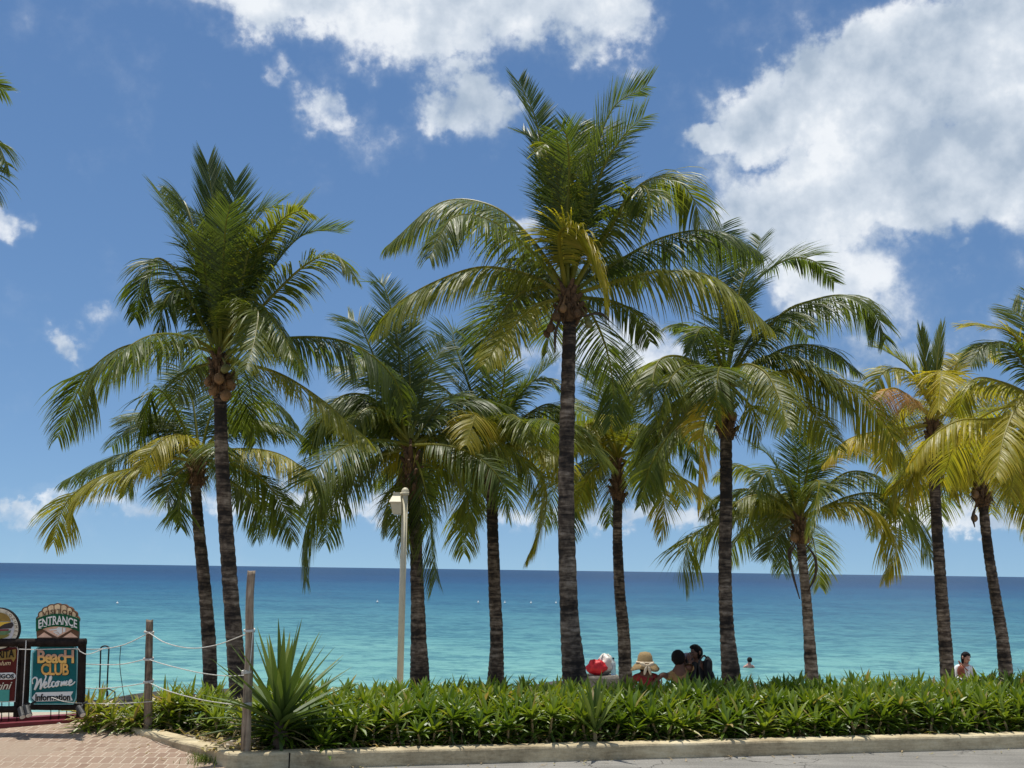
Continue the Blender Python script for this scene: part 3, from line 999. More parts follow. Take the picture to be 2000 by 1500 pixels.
palm('coconut palm behind the cream lamp post, drooping fronds round its swollen trunk', 16.0,
     [(820, 1330, 44), (818, 1260, 36), (815, 1150, 29), (812, 1050, 27), (808, 970, 26)], (800, 870),
     [([(795, 880), (735, 893), (650, 940), (613, 994), (592, 1061), (597, 1135)], .26, -.2, .8),
      ([(805, 880), (828, 940), (840, 1016), (852, 1130)], .12, -.6, .3, {'llen': .75}),
      ([(790, 850), (740, 720), (705, 640), (672, 615)], .2, .4, .2),
      ([(800, 850), (775, 660), (750, 560), (718, 550)], .1, .5, .1, {'llen': .6}),
      ([(800, 850), (800, 720), (790, 620)], .2, .3, .2),
      ([(805, 850), (840, 720), (880, 655)], .15, .6, .2),
      ([(790, 860), (730, 780), (665, 775), (625, 830), (603, 885)], .25, .3, 1.0),
      ([(790, 865), (710, 800), (650, 800), (600, 878)], .2, .7, 1.0),
      ([(810, 860), (870, 780), (915, 775)], .2, .5, .5),
      ([(800, 860), (740, 800), (700, 810), (670, 870)], .35, -.8, .8),
      ([(795, 860), (760, 740), (720, 700), (690, 720)], .3, -.6, .5),
      ([(795, 860), (770, 760), (730, 730), (650, 720)], .15, .6, .5),
      ([(800, 880), (780, 930), (755, 990), (748, 1040)], .35, .5, .7),
      ([(805, 870), (870, 840), (920, 880), (935, 950)], .3, .9, .8)],
     fill=16, flen=2.6, fy=.24, fwide=1.4, fillel=(-10, 65), seed=31)

palm('coconut palm between the lamp post and the tallest palm, long orange-tinged left frond', 17.0,
     [(968, 1335, 38), (970, 1250, 28), (966, 1150, 27), (962, 1030, 25), (960, 945, 25)], (957, 885),
     [([(950, 885), (891, 860), (828, 850), (783, 857), (737, 890)], .58, -.6, .95, {'llen': .95}),
      ([(950, 880), (891, 820), (828, 779), (783, 786), (733, 855)], .3, -.1, .8),
      ([(958, 870), (960, 760), (930, 685), (895, 650)], .2, .2, .2),
      ([(960, 860), (1007, 784), (1094, 688)], .12, .2, .1, {'llen': .75}),
      ([(955, 860), (905, 720), (885, 655), (925, 640)], .14, .5, .2),
      ([(958, 880), (948, 822), (930, 812), (911, 870)], .62, -1.6, .7),
      ([(965, 870), (1030, 810), (1080, 790), (1105, 840)], .25, .5, .8),
      ([(965, 890), (1030, 898), (1066, 955), (1058, 1025), (1030, 1092)], .5, -.4, .7),
      ([(962, 870), (1010, 770), (1065, 738), (1096, 765)], .2, .4, .5),
      ([(950, 870), (900, 760), (850, 715)], .22, .3, .3),
      ([(965, 885), (1020, 868), (1085, 888), (1115, 940)], .55, -.6, .8),
      ([(950, 890), (900, 900), (868, 935)], .4, .6, .7),
      ([(958, 880), (980, 820), (1010, 815), (1035, 870)], .4, -1.3, .8),
      ([(955, 870), (880, 770), (820, 740), (770, 760)], .25, .6, .6),
      ([(958, 870), (985, 740), (975, 690)], .2, -.3, .2)],
     nuts=[(950, 925, 9, -.15, 1), (970, 920, 9, -.1, 1)],
     fill=15, flen=2.6, fy=.32, fwide=1.4, fillel=(-10, 60), seed=44)

palm('slim dark-trunked coconut palm just right of the tallest palm, with an upright spear leaf', 19.0,
     [(1222, 1325, 30), (1218, 1240, 27), (1210, 1150, 24), (1206, 1050, 21), (1207, 975, 20)], (1207, 895),
     [([(1208, 880), (1210, 760), (1213, 665)], .25, .3, .15),
      ([(1205, 880), (1172, 765), (1132, 700)], .2, .4, .2),
      ([(1200, 890), (1150, 850), (1095, 862), (1060, 930)], .58, .2, .9),
      ([(1215, 885), (1270, 830), (1330, 850), (1362, 925)], .2, .5, .8),
      ([(1215, 900), (1262, 918), (1296, 975), (1290, 1058)], .62, -.3, .6),
      ([(1200, 900), (1150, 930), (1125, 1000)], .5, -.4, .7),
      ([(1215, 900), (1300, 920), (1370, 958), (1402, 1015)], .56, .4, .7),
      ([(1210, 875), (1250, 770), (1295, 715)], .3, .5, .2),
      ([(1200, 880), (1150, 800), (1105, 780)], .3, .4, .5),
      ([(1205, 885), (1185, 815), (1150, 825), (1130, 880)], .55, -1.2, .8),
      ([(1205, 890), (1240, 830), (1275, 850), (1285, 920)], .45, -1.0, .8),
      ([(1205, 885), (1170, 830), (1105, 830), (1070, 880)], .35, -.5, .9)],
     fill=14, flen=2.8, fy=.32, fwide=1.4, fillel=(-10, 55), seed=52)

palm('large coconut palm right of the seated group, dark trunk, one dry tan frond hanging', 14.0,
     [(1428, 1322, 42), (1420, 1230, 31), (1416, 1120, 29), (1418, 980, 28), (1418, 850, 26)], (1417, 755),
     [([(1420, 720), (1460, 575), (1530, 510), (1590, 510), (1630, 552)], .08, .5, .35, {'llen': .66}),
      ([(1425, 730), (1520, 620), (1587, 587), (1652, 577), (1703, 603), (1730, 662)], .2, .2, .85),
      ([(1430, 740), (1536, 679), (1612, 682), (1680, 728)], .1, .5, .8),
      ([(1430, 740), (1495, 697), (1566, 704), (1627, 744), (1668, 805)], .3, -.5, .9),
      ([(1435, 750), (1560, 722), (1670, 760), (1730, 830), (1768, 905)], .5, -.2, 1.0, {'llen': .8}),
      ([(1415, 745), (1452, 712), (1495, 728), (1522, 778), (1538, 835)], .42, -1.5, .9, {'llen': .62}),
      ([(1410, 760), (1388, 790), (1370, 860), (1362, 995)], .74, -1.1, .55, {'llen': .5}),
      ([(1410, 740), (1340, 700), (1290, 702), (1274, 750), (1278, 805)], .34, -1.2, .9, {'llen': .66}),
      ([(1410, 740), (1345, 705), (1270, 710), (1190, 755)], .3, .3, .9),
      ([(1405, 760), (1323, 831), (1272, 907), (1250, 988)], .32, -.2, .8),
      ([(1415, 735), (1392, 655), (1368, 642), (1345, 695)], .22, -.7, .8),
      ([(1420, 720), (1445, 570), (1475, 500), (1490, 455)], .15, .4, .2, {'llen': .55}),
      ([(1410, 745), (1350, 765), (1305, 850)], .3, .7, .9),
      ([(1430, 750), (1470, 800), (1482, 865)], .4, -.4, .7),
      ([(1410, 730), (1350, 640), (1305, 640)], .15, .5, .6),
      ([(1425, 730), (1480, 640), (1540, 620), (1580, 660)], .12, .9, .7),
      ([(1425, 750), (1520, 760), (1590, 810), (1640, 880)], .45, .5, .9),
      ([(1418, 730), (1405, 600), (1400, 500), (1412, 420)], .12, .5, .15)],
     nuts=[(1408, 815, 10, -.1, 1), (1430, 812, 10, -.1, 1)],
     fill=7, flen=2.4, fy=.25, seed=63)

palm('short coconut palm with thin trunk and two curved dry stalks hanging below its crown', 18.0,
     [(1586, 1330, 30), (1580, 1240, 24), (1574, 1160, 21), (1568, 1100, 20), (1564, 1058, 20)], (1562, 1012),
     [([(1555, 1020), (1527, 987), (1480, 966), (1434, 987), (1418, 1035)], .42, -.3, .9),
      ([(1550, 1010), (1480, 985), (1405, 1016), (1355, 1046), (1336, 1096), (1340, 1152)], .35, .3, .8),
      ([(1565, 1010), (1588, 945), (1600, 945), (1592, 990), (1580, 1045)], .32, -1.3, .7, {'llen': .55}),
      ([(1570, 1015), (1630, 985), (1690, 987), (1732, 1025), (1750, 1075), (1728, 1130)], .58, -.4, .85),
      ([(1570, 1010), (1657, 970), (1720, 966), (1783, 1008), (1818, 1090)], .32, .3, .9),
      ([(1562, 1000), (1558, 900), (1540, 815)], .12, .3, .2),
      ([(1560, 1000), (1510, 900), (1468, 868)], .15, .4, .3),
      ([(1565, 1000), (1610, 900), (1660, 868), (1695, 895)], .15, .5, .6),
      ([(1555, 1010), (1500, 940), (1440, 908), (1395, 935)], .45, .5, .7),
      ([(1562, 1000), (1580, 900), (1592, 815)], .1, -.3, .2),
      ([(1570, 1010), (1640, 930), (1700, 925), (1735, 965)], .3, .5, .8),
      ([(1555, 1020), (1520, 1040), (1500, 1090)], .2, .6, .6),
      ([(1560, 1005), (1535, 930), (1500, 920), (1475, 960)], .2, -.8, .7)],
     spathes=[([(1555, 1062), (1543, 1085), (1548, 1120), (1562, 1170)], .016), ([(1572, 1060), (1592, 1090), (1592, 1125), (1578, 1155)], .015),
              ([(1552, 1058), (1540, 1078), (1544, 1100)], .012)],
     nuts=[(1552, 1050, 9, -.1, 1), (1572, 1052, 9, -.1, 1)],
     fill=10, flen=2.2, fy=.28, fwide=1.2, seed=77, dark=.15)

palm('yellow-green coconut palm on the right with a broken pinkish-brown frond and spear leaves', 17.0,
     [(1851, 1325, 30), (1845, 1240, 28), (1838, 1150, 25), (1830, 1030, 23), (1824, 910, 22)], (1822, 820),
     [([(1822, 790), (1832, 700), (1843, 622)], .35, .2, .0, {'closed': .42, 'llen': .42}),
      ([(1818, 790), (1806, 700), (1796, 630)], .38, .2, .0, {'closed': .40, 'llen': .42}),
      ([(1820, 780), (1780, 722), (1738, 690), (1708, 675)], .48, .2, .1),
      ([(1820, 780), (1775, 728), (1730, 724), (1704, 765)], .55, -.3, .6),
      ([(1815, 810), (1772, 772), (1742, 758), (1722, 775), (1720, 830)], 1.0, -.9, 1.0, {'llen': .5, 'dens_': 1.1}),
      ([(1815, 835), (1750, 840), (1700, 845), (1650, 862), (1610, 905)], .70, .3, 1.0),
      ([(1825, 800), (1826, 735), (1838, 730), (1832, 800)], .64, -1.3, .7),
      ([(1828, 790), (1875, 705), (1920, 688), (1955, 705)], .6, .3, .4),
      ([(1830, 800), (1880, 762), (1935, 765)], .55, -.3, .5),
      ([(1828, 850), (1858, 862), (1885, 890), (1902, 935)], .6, -.3, .8),
      ([(1815, 850), (1788, 920), (1768, 985)], .6, .5, .8),
      ([(1830, 820), (1870, 802), (1905, 865)], .6, .5, .8),
      ([(1825, 790), (1850, 720), (1880, 690)], .68, .6, .3),
      ([(1815, 800), (1770, 790), (1740, 840), (1720, 920)], .6, .7, .8),
      ([(1820, 830), (1800, 900), (1750, 950), (1735, 1010)], .55, .8, .7)],
     fill=5, flen=2.0, fy=.55, seed=85)

palm('slender leaning coconut palm nearest the right edge with its trunk curving left', 18.0,
     [(1966, 1328, 30), (1958, 1250, 26), (1945, 1170, 23), (1930, 1075, 21), (1920, 985, 20)], (1914, 930),
     [([(1915, 930), (1900, 850), (1868, 800)], .5, .3, .3),
      ([(1918, 930), (1960, 860), (2005, 848)], .5, .3, .6),
      ([(1910, 930), (1880, 880), (1845, 885), (1818, 940)], .6, -.3, .8),
      ([(1920, 935), (1960, 898), (1998, 955), (2012, 1030)], .6, -.3, .8),
      ([(1915, 930), (1922, 840), (1935, 775)], .4, .3, .2),
      ([(1912, 935), (1888, 905), (1858, 965)], .6, .5, .8),
      ([(1920, 930), (1990, 900), (2045, 960)], .55, .5, .8),
      ([(1912, 930), (1860, 870), (1800, 900), (1770, 960)], .5, .6, .9)],
     nuts=[(1905, 965, 8, -.1, 1), (1903, 1012, 7, 0, 1)],
     spathes=[([(1908, 985), (1900, 1008), (1904, 1030)], .014)],
     fill=8, flen=2.3, fy=.45, fwide=1.2, seed=91)

palm('palm at the right edge whose long yellow fronds reach into view, trunk out of sight', 12.0,
     [(2075, 1330, 46), (2070, 1200, 40), (2060, 1000, 36), (2050, 870, 33)], (2045, 790),
     [([(2035, 790), (1950, 818), (1872, 822), (1815, 858), (1778, 908)], .62, .2, 1.0),
      ([(2045, 780), (2000, 775), (1965, 840), (1945, 930)], .62, -.9, .9),
      ([(2040, 770), (1985, 660), (1930, 638), (1888, 635)], .55, .2, .3),
      ([(2040, 775), (1980, 682), (1930, 672), (1893, 708)], .12, -.1, .5),
      ([(2040, 770), (2005, 640), (1968, 592)], .35, .4, .2),
      ([(2035, 785), (1960, 748), (1900, 742), (1868, 805)], .5, .6, .8),
      ([(2030, 800), (1992, 870), (1972, 970)], .62, .3, .7),
      ([(2050, 770), (2090, 640), (2140, 560)], .3, .2, .2),
      ([(2055, 780), (2150, 720), (2240, 760), (2290, 850)], .4, -.2, .9),
      ([(2055, 800), (2130, 830), (2180, 920)], .5, .4, .8),
      ([(2045, 770), (2045, 640), (2020, 560)], .25, .5, .2)],
     fill=3, flen=2.3, fy=.45, seed=97)

palm('palm beyond the left edge of which only drooping frond tips show high up', 11.0,
     [(-175, 1400, 52), (-172, 1200, 46), (-160, 800, 40), (-152, 420, 36)], (-150, 320),
     [([(-150, 300), (-80, 175), (-30, 155), (12, 178)], .15, .3, .3, {'llen': .42}),
      ([(-150, 310), (-80, 240), (-20, 258), (16, 325)], .15, -.3, .6),
      ([(-150, 315), (-80, 290), (-30, 330), (-4, 385)], .2, .2, .6),
      ([(-160, 310), (-260, 200), (-340, 230), (-400, 330)], .2, .2, .8),
      ([(-160, 320), (-260, 320), (-350, 400), (-390, 520)], .3, -.2, .8),
      ([(-150, 300), (-150, 150), (-130, 20)], .1, .3, .2),
      ([(-155, 330), (-180, 420), (-200, 520)], .4, -.5, .6)],
     fill=1, flen=1.6, fy=.2, seed=99)


# ------------------------------------------------------------------ strap-leaved plants
def rosette(mb, base, axis, n, ln, w, rg, tint, spread=(20, 95), droop=0.62, segs=4, fold=0.25):
    axis = axis.normalized()
    o1 = axis.orthogonal().normalized()
    o2 = axis.cross(o1)
    for k in range(n):
        a = k * 2.399 + rg.uniform(-.3, .3)
        u = (k + 0.5) / n
        e = R(spread[0] + (spread[1] - spread[0]) * u + rg.uniform(-8, 8))
        hd = o1 * math.cos(a) + o2 * math.sin(a)
        d = axis * math.cos(e) + hd * math.sin(e)
        l_ = ln * rg.uniform(.75, 1.1)
        ww = w * rg.uniform(.8, 1.15)
        p = base + axis * (0.03 * (1 - u)) + hd * 0.008
        vv_, aa_ = [], []
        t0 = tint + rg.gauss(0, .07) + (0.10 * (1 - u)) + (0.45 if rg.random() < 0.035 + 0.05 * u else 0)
        for s in range(segs + 1):
            t = s / segs
            sd = d.cross(ZV)
            if sd.length < 1e-3:
                sd = o1.copy()
            sd.normalize()
            nn = sd.cross(d)
            k_ = (0.55 + 0.45 * math.sin(math.pi * min(1, 0.15 + t * 0.7))) * (1 - t ** 4.5 * 0.96)
            wv_ = sd * ww * 0.5 * k_
            vv_ += [p - wv_ + nn * ww * fold * k_, p, p + wv_ + nn * ww * fold * k_]
            aa_ += [t0 + .06 * t] * 3
            p = p + d * (l_ / segs)
            d = (d - ZV * droop * 0.35 * (0.3 + t) * math.sin(e + 0.25)).normalized()
        fs = []
        for s in range(segs):
            i = 3 * s
            fs += [(i, i + 1, i + 4, i + 3), (i + 1, i + 2, i + 5, i + 4)]
        mb.add(vv_, fs, aa_)


def plant_into(mb, x, y, z, h, rg, tint, heads=1, n=20, ln=.36, w=.034):
    """A leaning stem with one or more rosettes, and drying leaves hanging lower down."""
    for k in range(heads):
        ax = Vector((rg.uniform(-.35, .35), rg.uniform(-.35, .25), 1))
        tp = Vector((x, y, z)) + ax * h * rg.uniform(.8, 1.05)
        mb.tube([Vector((x, y, z - .03)), Vector((x, y, z)).lerp(tp, .55) + Vector((rg.uniform(-.02, .02), 0, 0)), tp], [.014, .012, .010], 5, a=.95)
        rosette(mb, tp, ax, n, ln, w, rg, tint)
        low = Vector((x, y, z)).lerp(tp, rg.uniform(.35, .7))
        rosette(mb, low, ax, 8, ln * .9, w * .8, rg, tint - .12, (45, 125), .9)  # lower rosettes tinted darker, painting in the shade low among the leaves
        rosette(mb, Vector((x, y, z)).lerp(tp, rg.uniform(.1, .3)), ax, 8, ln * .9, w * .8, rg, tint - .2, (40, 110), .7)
        if rg.random() < .6:
            rosette(mb, Vector((x, y, z)).lerp(tp, .3), ax, 6, ln * .7, w * .55, rg, .95, (75, 140), 1.2)


rg = random.Random(3)
mb = MB()
s0 = (W(655, 1468, KZ) - KA).dot(kdir)
s1 = (KB - KA).dot(kdir) + 3.0
ROWS = 8
for r_ in range(ROWS):
    s = s0 + rg.uniform(0, .1) - (0.0 if r_ < 3 else .62)
    while s < s1:
        o_ = 0.28 + r_ * 0.18 + rg.uniform(-.06, .06)
        c = KA + kdir * s + knorm * o_
        hh = 0.255 + 0.035 * mnoise.noise(Vector((s * 1.3, r_ * 2.0, 0))) + rg.uniform(-.03, .02) + 0.004 * r_
        front_ = r_ == 0
        if front_:
            hh *= rg.choice((.45, .6, .8, 1.0))
        plant_into(mb, c.x, c.y, 0.07, hh, rg, 0.30 + .10 * mnoise.noise(Vector((s * .9, r_, 5))) + rg.uniform(-.1, .12), 1, 20, .205 + rg.uniform(-.03, .04), .037)
        s += rg.uniform(.10, .16)
YF = P(548, 1378, 8.85)
for k in range(26):
    plant_into(mb, YF.x + rg.uniform(-.16, .5), YF.y + rg.uniform(.0, .5), .07, rg.uniform(.06, .18), rg, .26 + rg.uniform(-.1, .1), 1, 16, .2, .036)
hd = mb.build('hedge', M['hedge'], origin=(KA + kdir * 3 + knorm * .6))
tag(hd, 'long low hedge of dark green strap leaves running behind the concrete kerb', 'hedge')

# loose strap-leaved plants left of the yucca, behind the curving kerb
spots = [(330, 1412, .30, .42, 'lush strap-leaved plant just right of the weathered middle fence post'),
         (372, 1414, .34, .45, 'strap-leaved plant below the two leftmost palm trunks, bright green top'),
         (412, 1428, .30, .38, 'strap-leaved plant with brown dried lower leaves left of the front fence post'),
         (265, 1414, .22, .52, 'small yellowish strap plant left of the middle fence post'),
         (238, 1402, .16, .55, 'low strap plant at the end of the red beam'),
         (192, 1398, .24, .60, 'pale strap plant behind the hoops right of the teal sign'),
         (448, 1440, .22, .50, 'drying strap plant at the foot of the front fence post'),
         (345, 1398, .30, .48, 'strap plant standing behind the others left of the yucca')]
for i, (px, py, h, tt, lab) in enumerate(spots):
    c = W(px, py, 0.09)
    if c.y > 9.9:
        c = P(px, py, 9.9)
        c.z = 0.09
    mb = MB()
    for k in range(5 if i != 4 else 3):
        plant_into(mb, c.x + rg.uniform(-.14, .14), c.y + rg.uniform(-.12, .2), 0.07, h * rg.uniform(.5, .85), rg, tt + rg.uniform(-.1, .1), 1, 14, .26, .03)
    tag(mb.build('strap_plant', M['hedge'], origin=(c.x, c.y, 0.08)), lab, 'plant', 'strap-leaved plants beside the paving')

# a taller strap rosette standing out of the hedge
c = W(1168, 1450, KZ)
c = KA + kdir * (c - KA).dot(kdir) + knorm * .2
mb = MB()
rosette(mb, Vector((c.x, c.y, .2)), Vector((.02, -.05, 1)), 18, .48, .045, rg, .38, (6, 48), .2)
mb.tube([Vector((c.x, c.y, .02)), Vector((c.x, c.y, .22))], .018, 6, a=.95)
tag(mb.build('sword_plant', M['yucca'], origin=(c.x, c.y, .08)), 'upright fan of long blades growing out of the front of the hedge', 'plant')

# yucca
rg = random.Random(12)
YC = P(548, 1398, 8.85)
root = empty('yucca', (YC.x, YC.y, 0.08), 'big spiky sword-leaved yucca behind the front fence post', 'yucca')
mb = MB()
mb.tube([Vector((YC.x, YC.y, 0.02)), Vector((YC.x + .01, YC.y, .2)), Vector((YC.x, YC.y, YC.z - .02))], [.07, .065, .05], 10)
mb.build('trunk', M['spathe'], root, smooth=True)  # dark stalk colour stands in for the shade beneath the leaves
mb = MB()
for k in range(76):
    a = k * 2.399 + rg.uniform(-.2, .2)
    u = (k + .5) / 76
    e = R(3 + 92 * u ** 0.64 + rg.uniform(-5, 5))
    d = Vector((math.cos(a) * math.sin(e), math.sin(a) * math.sin(e), math.cos(e)))
    if d.y < -.35 and e > R(70):
        continue
    l_ = 0.76 * rg.uniform(.85, 1.05) * (1 - .22 * max(0, u - .6))
    p = Vector((YC.x, YC.y, YC.z - .14 * u)) + d * .03
    vv_, aa_ = [], []
    t0 = .30 + rg.gauss(0, .06) + (.15 if u < .2 else 0) - (.15 if u > .7 else 0) + (.5 if u > .85 and rg.random() < .5 else 0)
    segs = 6
    for s in range(segs + 1):
        t = s / segs
        sd = d.cross(ZV)
        if sd.length < 1e-3:
            sd = Vector((1, 0, 0))
        sd.normalize()
        nn = sd.cross(d)
        k_ = (0.5 + 0.5 * math.sin(math.pi * min(.5, .12 + t))) * (1 - t ** 2.2 * .98)
        ww = .070 * k_
        vv_ += [p - sd * ww * .5 + nn * ww * .22, p, p + sd * ww * .5 + nn * ww * .22]
        aa_ += [t0 + .1 * t] * 3
        p = p + d * (l_ / segs)
        d = (d - ZV * .025 * (1 + 1.6 * u) * math.sin(e)).normalized()
    fs = []
    for s in range(segs):
        i = 3 * s
        fs += [(i, i + 1, i + 4, i + 3), (i + 1, i + 2, i + 5, i + 4)]
    mb.add(vv_, fs, aa_)
for k in range(60):
    a = k * 2.399
    d = Vector((math.cos(a), math.sin(a) * .6, rg.uniform(-.35, .15))).normalized()
    d.y = abs(d.y) if rg.random() < .8 else d.y * .4
    l_ = rg.uniform(.25, .42)
    p = Vector((YC.x, YC.y, YC.z - .10 - .22 * k / 60)) + d * .04
    vv_, aa_ = [], []
    for s in range(5):
        t = s / 4
        sd = d.cross(ZV).normalized() * .022 * (1 - t ** 2 * .97)
        vv_ += [p - sd, p + sd]
        aa_ += [(.12 if k % 3 else .92)] * 2
        p = p + d * l_ / 4
        d = (d - ZV * .28).normalized()
    mb.add(vv_, [(2 * s, 2 * s + 1, 2 * s + 3, 2 * s + 2) for s in range(4)], aa_)
mb.build('leaves', M['yucca'], root)

# grass tuft at the corner, dry litter, stones
rg = random.Random(5)
mb = MB()
gc = W(414, 1487, 0.01)
for k in range(1500):
    x, y = gc.x + rg.gauss(0, .075), gc.y + rg.gauss(0, .10)
    dv = Vector((rg.uniform(-.5, .5), rg.uniform(-.5, .5), 1)).normalized()
    l_ = rg.uniform(.04, .12)
    sd = Vector((math.cos(k), math.sin(k), 0)) * .0028
    p = Vector((x, y, .0))
    q1 = p + dv * l_ * .6
    q2 = q1 + (dv - ZV * .5) * l_ * .5
    t_ = rg.uniform(.15, .5) + (.3 if rg.random() < .08 else 0)
    mb.add([p - sd, p + sd, q1 + sd * .7, q1 - sd * .7, q2], [(0, 1, 2, 3), (3, 2, 4)], t_)
tag(mb.build('grass', M['hedge'], origin=gc), kind='stuff')

mb = MB()
for k in range(420):
    s = rg.uniform(-.1, 8.5) if k > 160 else rg.uniform(-.2, 1.6)
    o_ = rg.uniform(.18, .34)
    c = KA + kdir * s + knorm * o_
    if rg.random() < .3:
        i = rg.randrange(len(LEFT))
        c = LEFT[i] + Vector((rg.uniform(.2, .5), rg.uniform(-.02, .25), 0))
    a = rg.uniform(0, 6.28)
    d = Vector((math.cos(a), math.sin(a), rg.uniform(-.05, .35))).normalized()
    l_, w_ = rg.uniform(.06, .26), rg.uniform(.006, .016)
    sd = d.cross(ZV).normalized() * w_
    p = Vector((c.x, c.y, rg.uniform(.10, .13)))
    q1, q2 = p + d * l_ * .5 + ZV * rg.uniform(0, .03), p + d * l_
    mb.add([p - sd * .5, p + sd * .5, q1 + sd, q1 - sd, q2], [(0, 1, 2, 3), (3, 2, 4)], rg.choice((.8, .9, 1.0, 1.0)))
for k in range(150):
    if k < 90:
        s, o_ = rg.uniform(-.2, 9), -abs(rg.gauss(0, .16)) - .01
        c = KA + kdir * s + knorm * o_
        z = .006
    else:
        i = rg.randrange(len(LEFT))
        c = LEFT[i] + Vector((-abs(rg.gauss(0, .35)), rg.uniform(-.35, .1), 0))
        z = .012 + .085 * max(0, min(1, (c.y - KA.y) / (LEFT[-1].y - KA.y))) + .012
    a = rg.uniform(0, 6.28)
    d = Vector((math.cos(a), math.sin(a), rg.uniform(0, .25))).normalized()
    l_, w_ = rg.uniform(.015, .07), rg.uniform(.003, .009)
    sd = d.cross(ZV).normalized() * w_
    p = Vector((c.x, c.y, z))
    q1, q2 = p + d * l_ * .5 + ZV * .006, p + d * l_
    mb.add([p - sd * .5, p + sd * .5, q1 + sd, q1 - sd, q2], [(0, 1, 2, 3), (3, 2, 4)], rg.choice((.8, 1.0, 1.0)))
tag(mb.build('leaf_litter', M['hedge']), kind='stuff')

mb = MB()
for k in range(260):
    if k < 130:
        c = LEFT[rg.randrange(len(LEFT))] + Vector((rg.uniform(.18, .7), rg.uniform(-.05, .35), 0))
        z, r_ = .09, rg.uniform(.006, .028)
    else:
        c = P(rg.uniform(-60, 200), 1400, rg.uniform(9.85, 10.6))
        z, r_ = gz(c.x, c.y) + .02, rg.uniform(.02, .06)
    mb.ellipsoid((c.x, c.y, z), (r_, r_ * rg.uniform(.7, 1.1), r_ * .6), Matrix.Rotation(rg.uniform(0, 3), 3, 'Z'), 7, 5, .5, k)
tag(mb.build('gravel', M['stone'], smooth=False), kind='stuff')

# dark rock ledge at the shore, left
for i, (px, py, Y, rx, rz, lab) in enumerate([(262, 1382, 15.0, .8, .13, 'dark jagged shore rock seen left of the middle fence post'),
                                              (330, 1374, 17.5, 1.0, .14, 'flat dark shore rock behind the middle fence post'),
                                              (520, 1356, 19.5, .9, .12, 'low dark rock at the waterline behind the yucca'),
                                              (1130, 1346, 21.5, 1.0, .14, 'low grey rock at the waterline behind the bags')]):
    c = P(px, py, Y)
    mb = MB()
    vv_, ff_ = [], []
    nu, nv = 26, 12
    for j_ in range(nv + 1):
        th = math.pi * j_ / nv
        for k in range(nu):
            ph = 2 * math.pi * k / nu
            d = Vector((math.sin(th) * math.cos(ph), math.sin(th) * math.sin(ph), math.cos(th)))
            kk = 1 + .35 * mnoise.noise(d * 1.7 + Vector((i * 5, 0, 0))) + .18 * mnoise.noise(d * 5 + Vector((i * 5, 3, 0)))
            vv_.append(c + Vector((d.x * rx * kk, d.y * rx * .7 * kk, d.z * rz * kk)))
    for j_ in range(nv):
        for k in range(nu):
            k2 = (k + 1) % nu
            ff_.append((j_ * nu + k, (j_ + 1) * nu + k, (j_ + 1) * nu + k2, j_ * nu + k2))
    mb.add(vv_, ff_)
    tag(mb.build('shore_rock', M['rock'], origin=c), lab, 'rock', 'dark rocks at the shore')


# ------------------------------------------------------------------ lamp post
LY = 13.0
lb, lt = P(781, 1340, LY), P(791, 966, LY)
lb = lb + (lb - lt).normalized() * (lb.z - gz(lb.x, LY) + .1)
root = empty('lamp_post', (lb.x, lb.y, lb.z + .1), 'slim cream lamp post with a boxy head on its left side', 'lamp post')
mb = MB()
mb.tube([lb, lb.lerp(lt, .5), lt], [.041, .040, .037], 16)
mb.build('pole', M['lamp'], root, smooth=True)
mb = MB()
s_ = LY / F
e0 = P(791, 985, LY)
cp = P(791.3, 961, LY)
mb.tube([P(791.3, 967, LY), P(791.3, 961, LY)], .049, 16)
mb.ellipsoid(cp, (.049, .049, .058), None, 16, 10)
mb.tube([P(791, 963, LY), P(784, 966, LY + .01), P(774, 974, LY + .01)], .030, 12)
mb.build('elbow', M['lamp'], root, smooth=True)
mb = MB()
def ringbox(levels, yc):
    vv_, ff_ = [], []
    for (x0, x1, py, dy) in levels:
        a_, b_ = P(x0, py, yc), P(x1, py, yc)
        vv_ += [(a_.x, yc - dy, a_.z), (b_.x, yc - dy, b_.z), (b_.x, yc + dy, b_.z), (a_.x, yc + dy, a_.z)]
    n = len(levels)
    for i in range(n - 1):
        for k in range(4):
            k2 = (k + 1) % 4
            ff_.append((i * 4 + k, i * 4 + k2, (i + 1) * 4 + k2, (i + 1) * 4 + k))
    ff_.append((0, 1, 2, 3))
    ff_.append(((n - 1) * 4 + 3, (n - 1) * 4 + 2, (n - 1) * 4 + 1, (n - 1) * 4))
    return vv_, ff_
v_, f_ = ringbox([(768.5, 782, 962, .05), (768.5, 782, 967.5, .05), (767.5, 783, 969, .055), (762, 785, 981, .13), (762, 785, 982.5, .13), (764.5, 785, 983.5, .115), (768, 785, 1004, .085)], LY)
mb.add(v_, f_)
hd_ = mb.build('lamp_head', M['lamp'], root)
mb = MB()
v_, f_ = ringbox([(769, 784, 1004.3, .062), (770, 784, 1006, .058)], LY)
mb.add(v_, f_)
mb.build('lens', M['lampglass'], hd_)


# ------------------------------------------------------------------ rope fence
FB, FT = P(481, 1464, KA.y + .16), P(491, 1116, KA.y + .16)
MBs, MT = P(290, 1412, 9.75), P(292, 1211, 9.75)
root = empty('rope_fence', (FB.x, FB.y, .1), 'rope fence of two weathered timber posts strung with white ropes', 'fence')


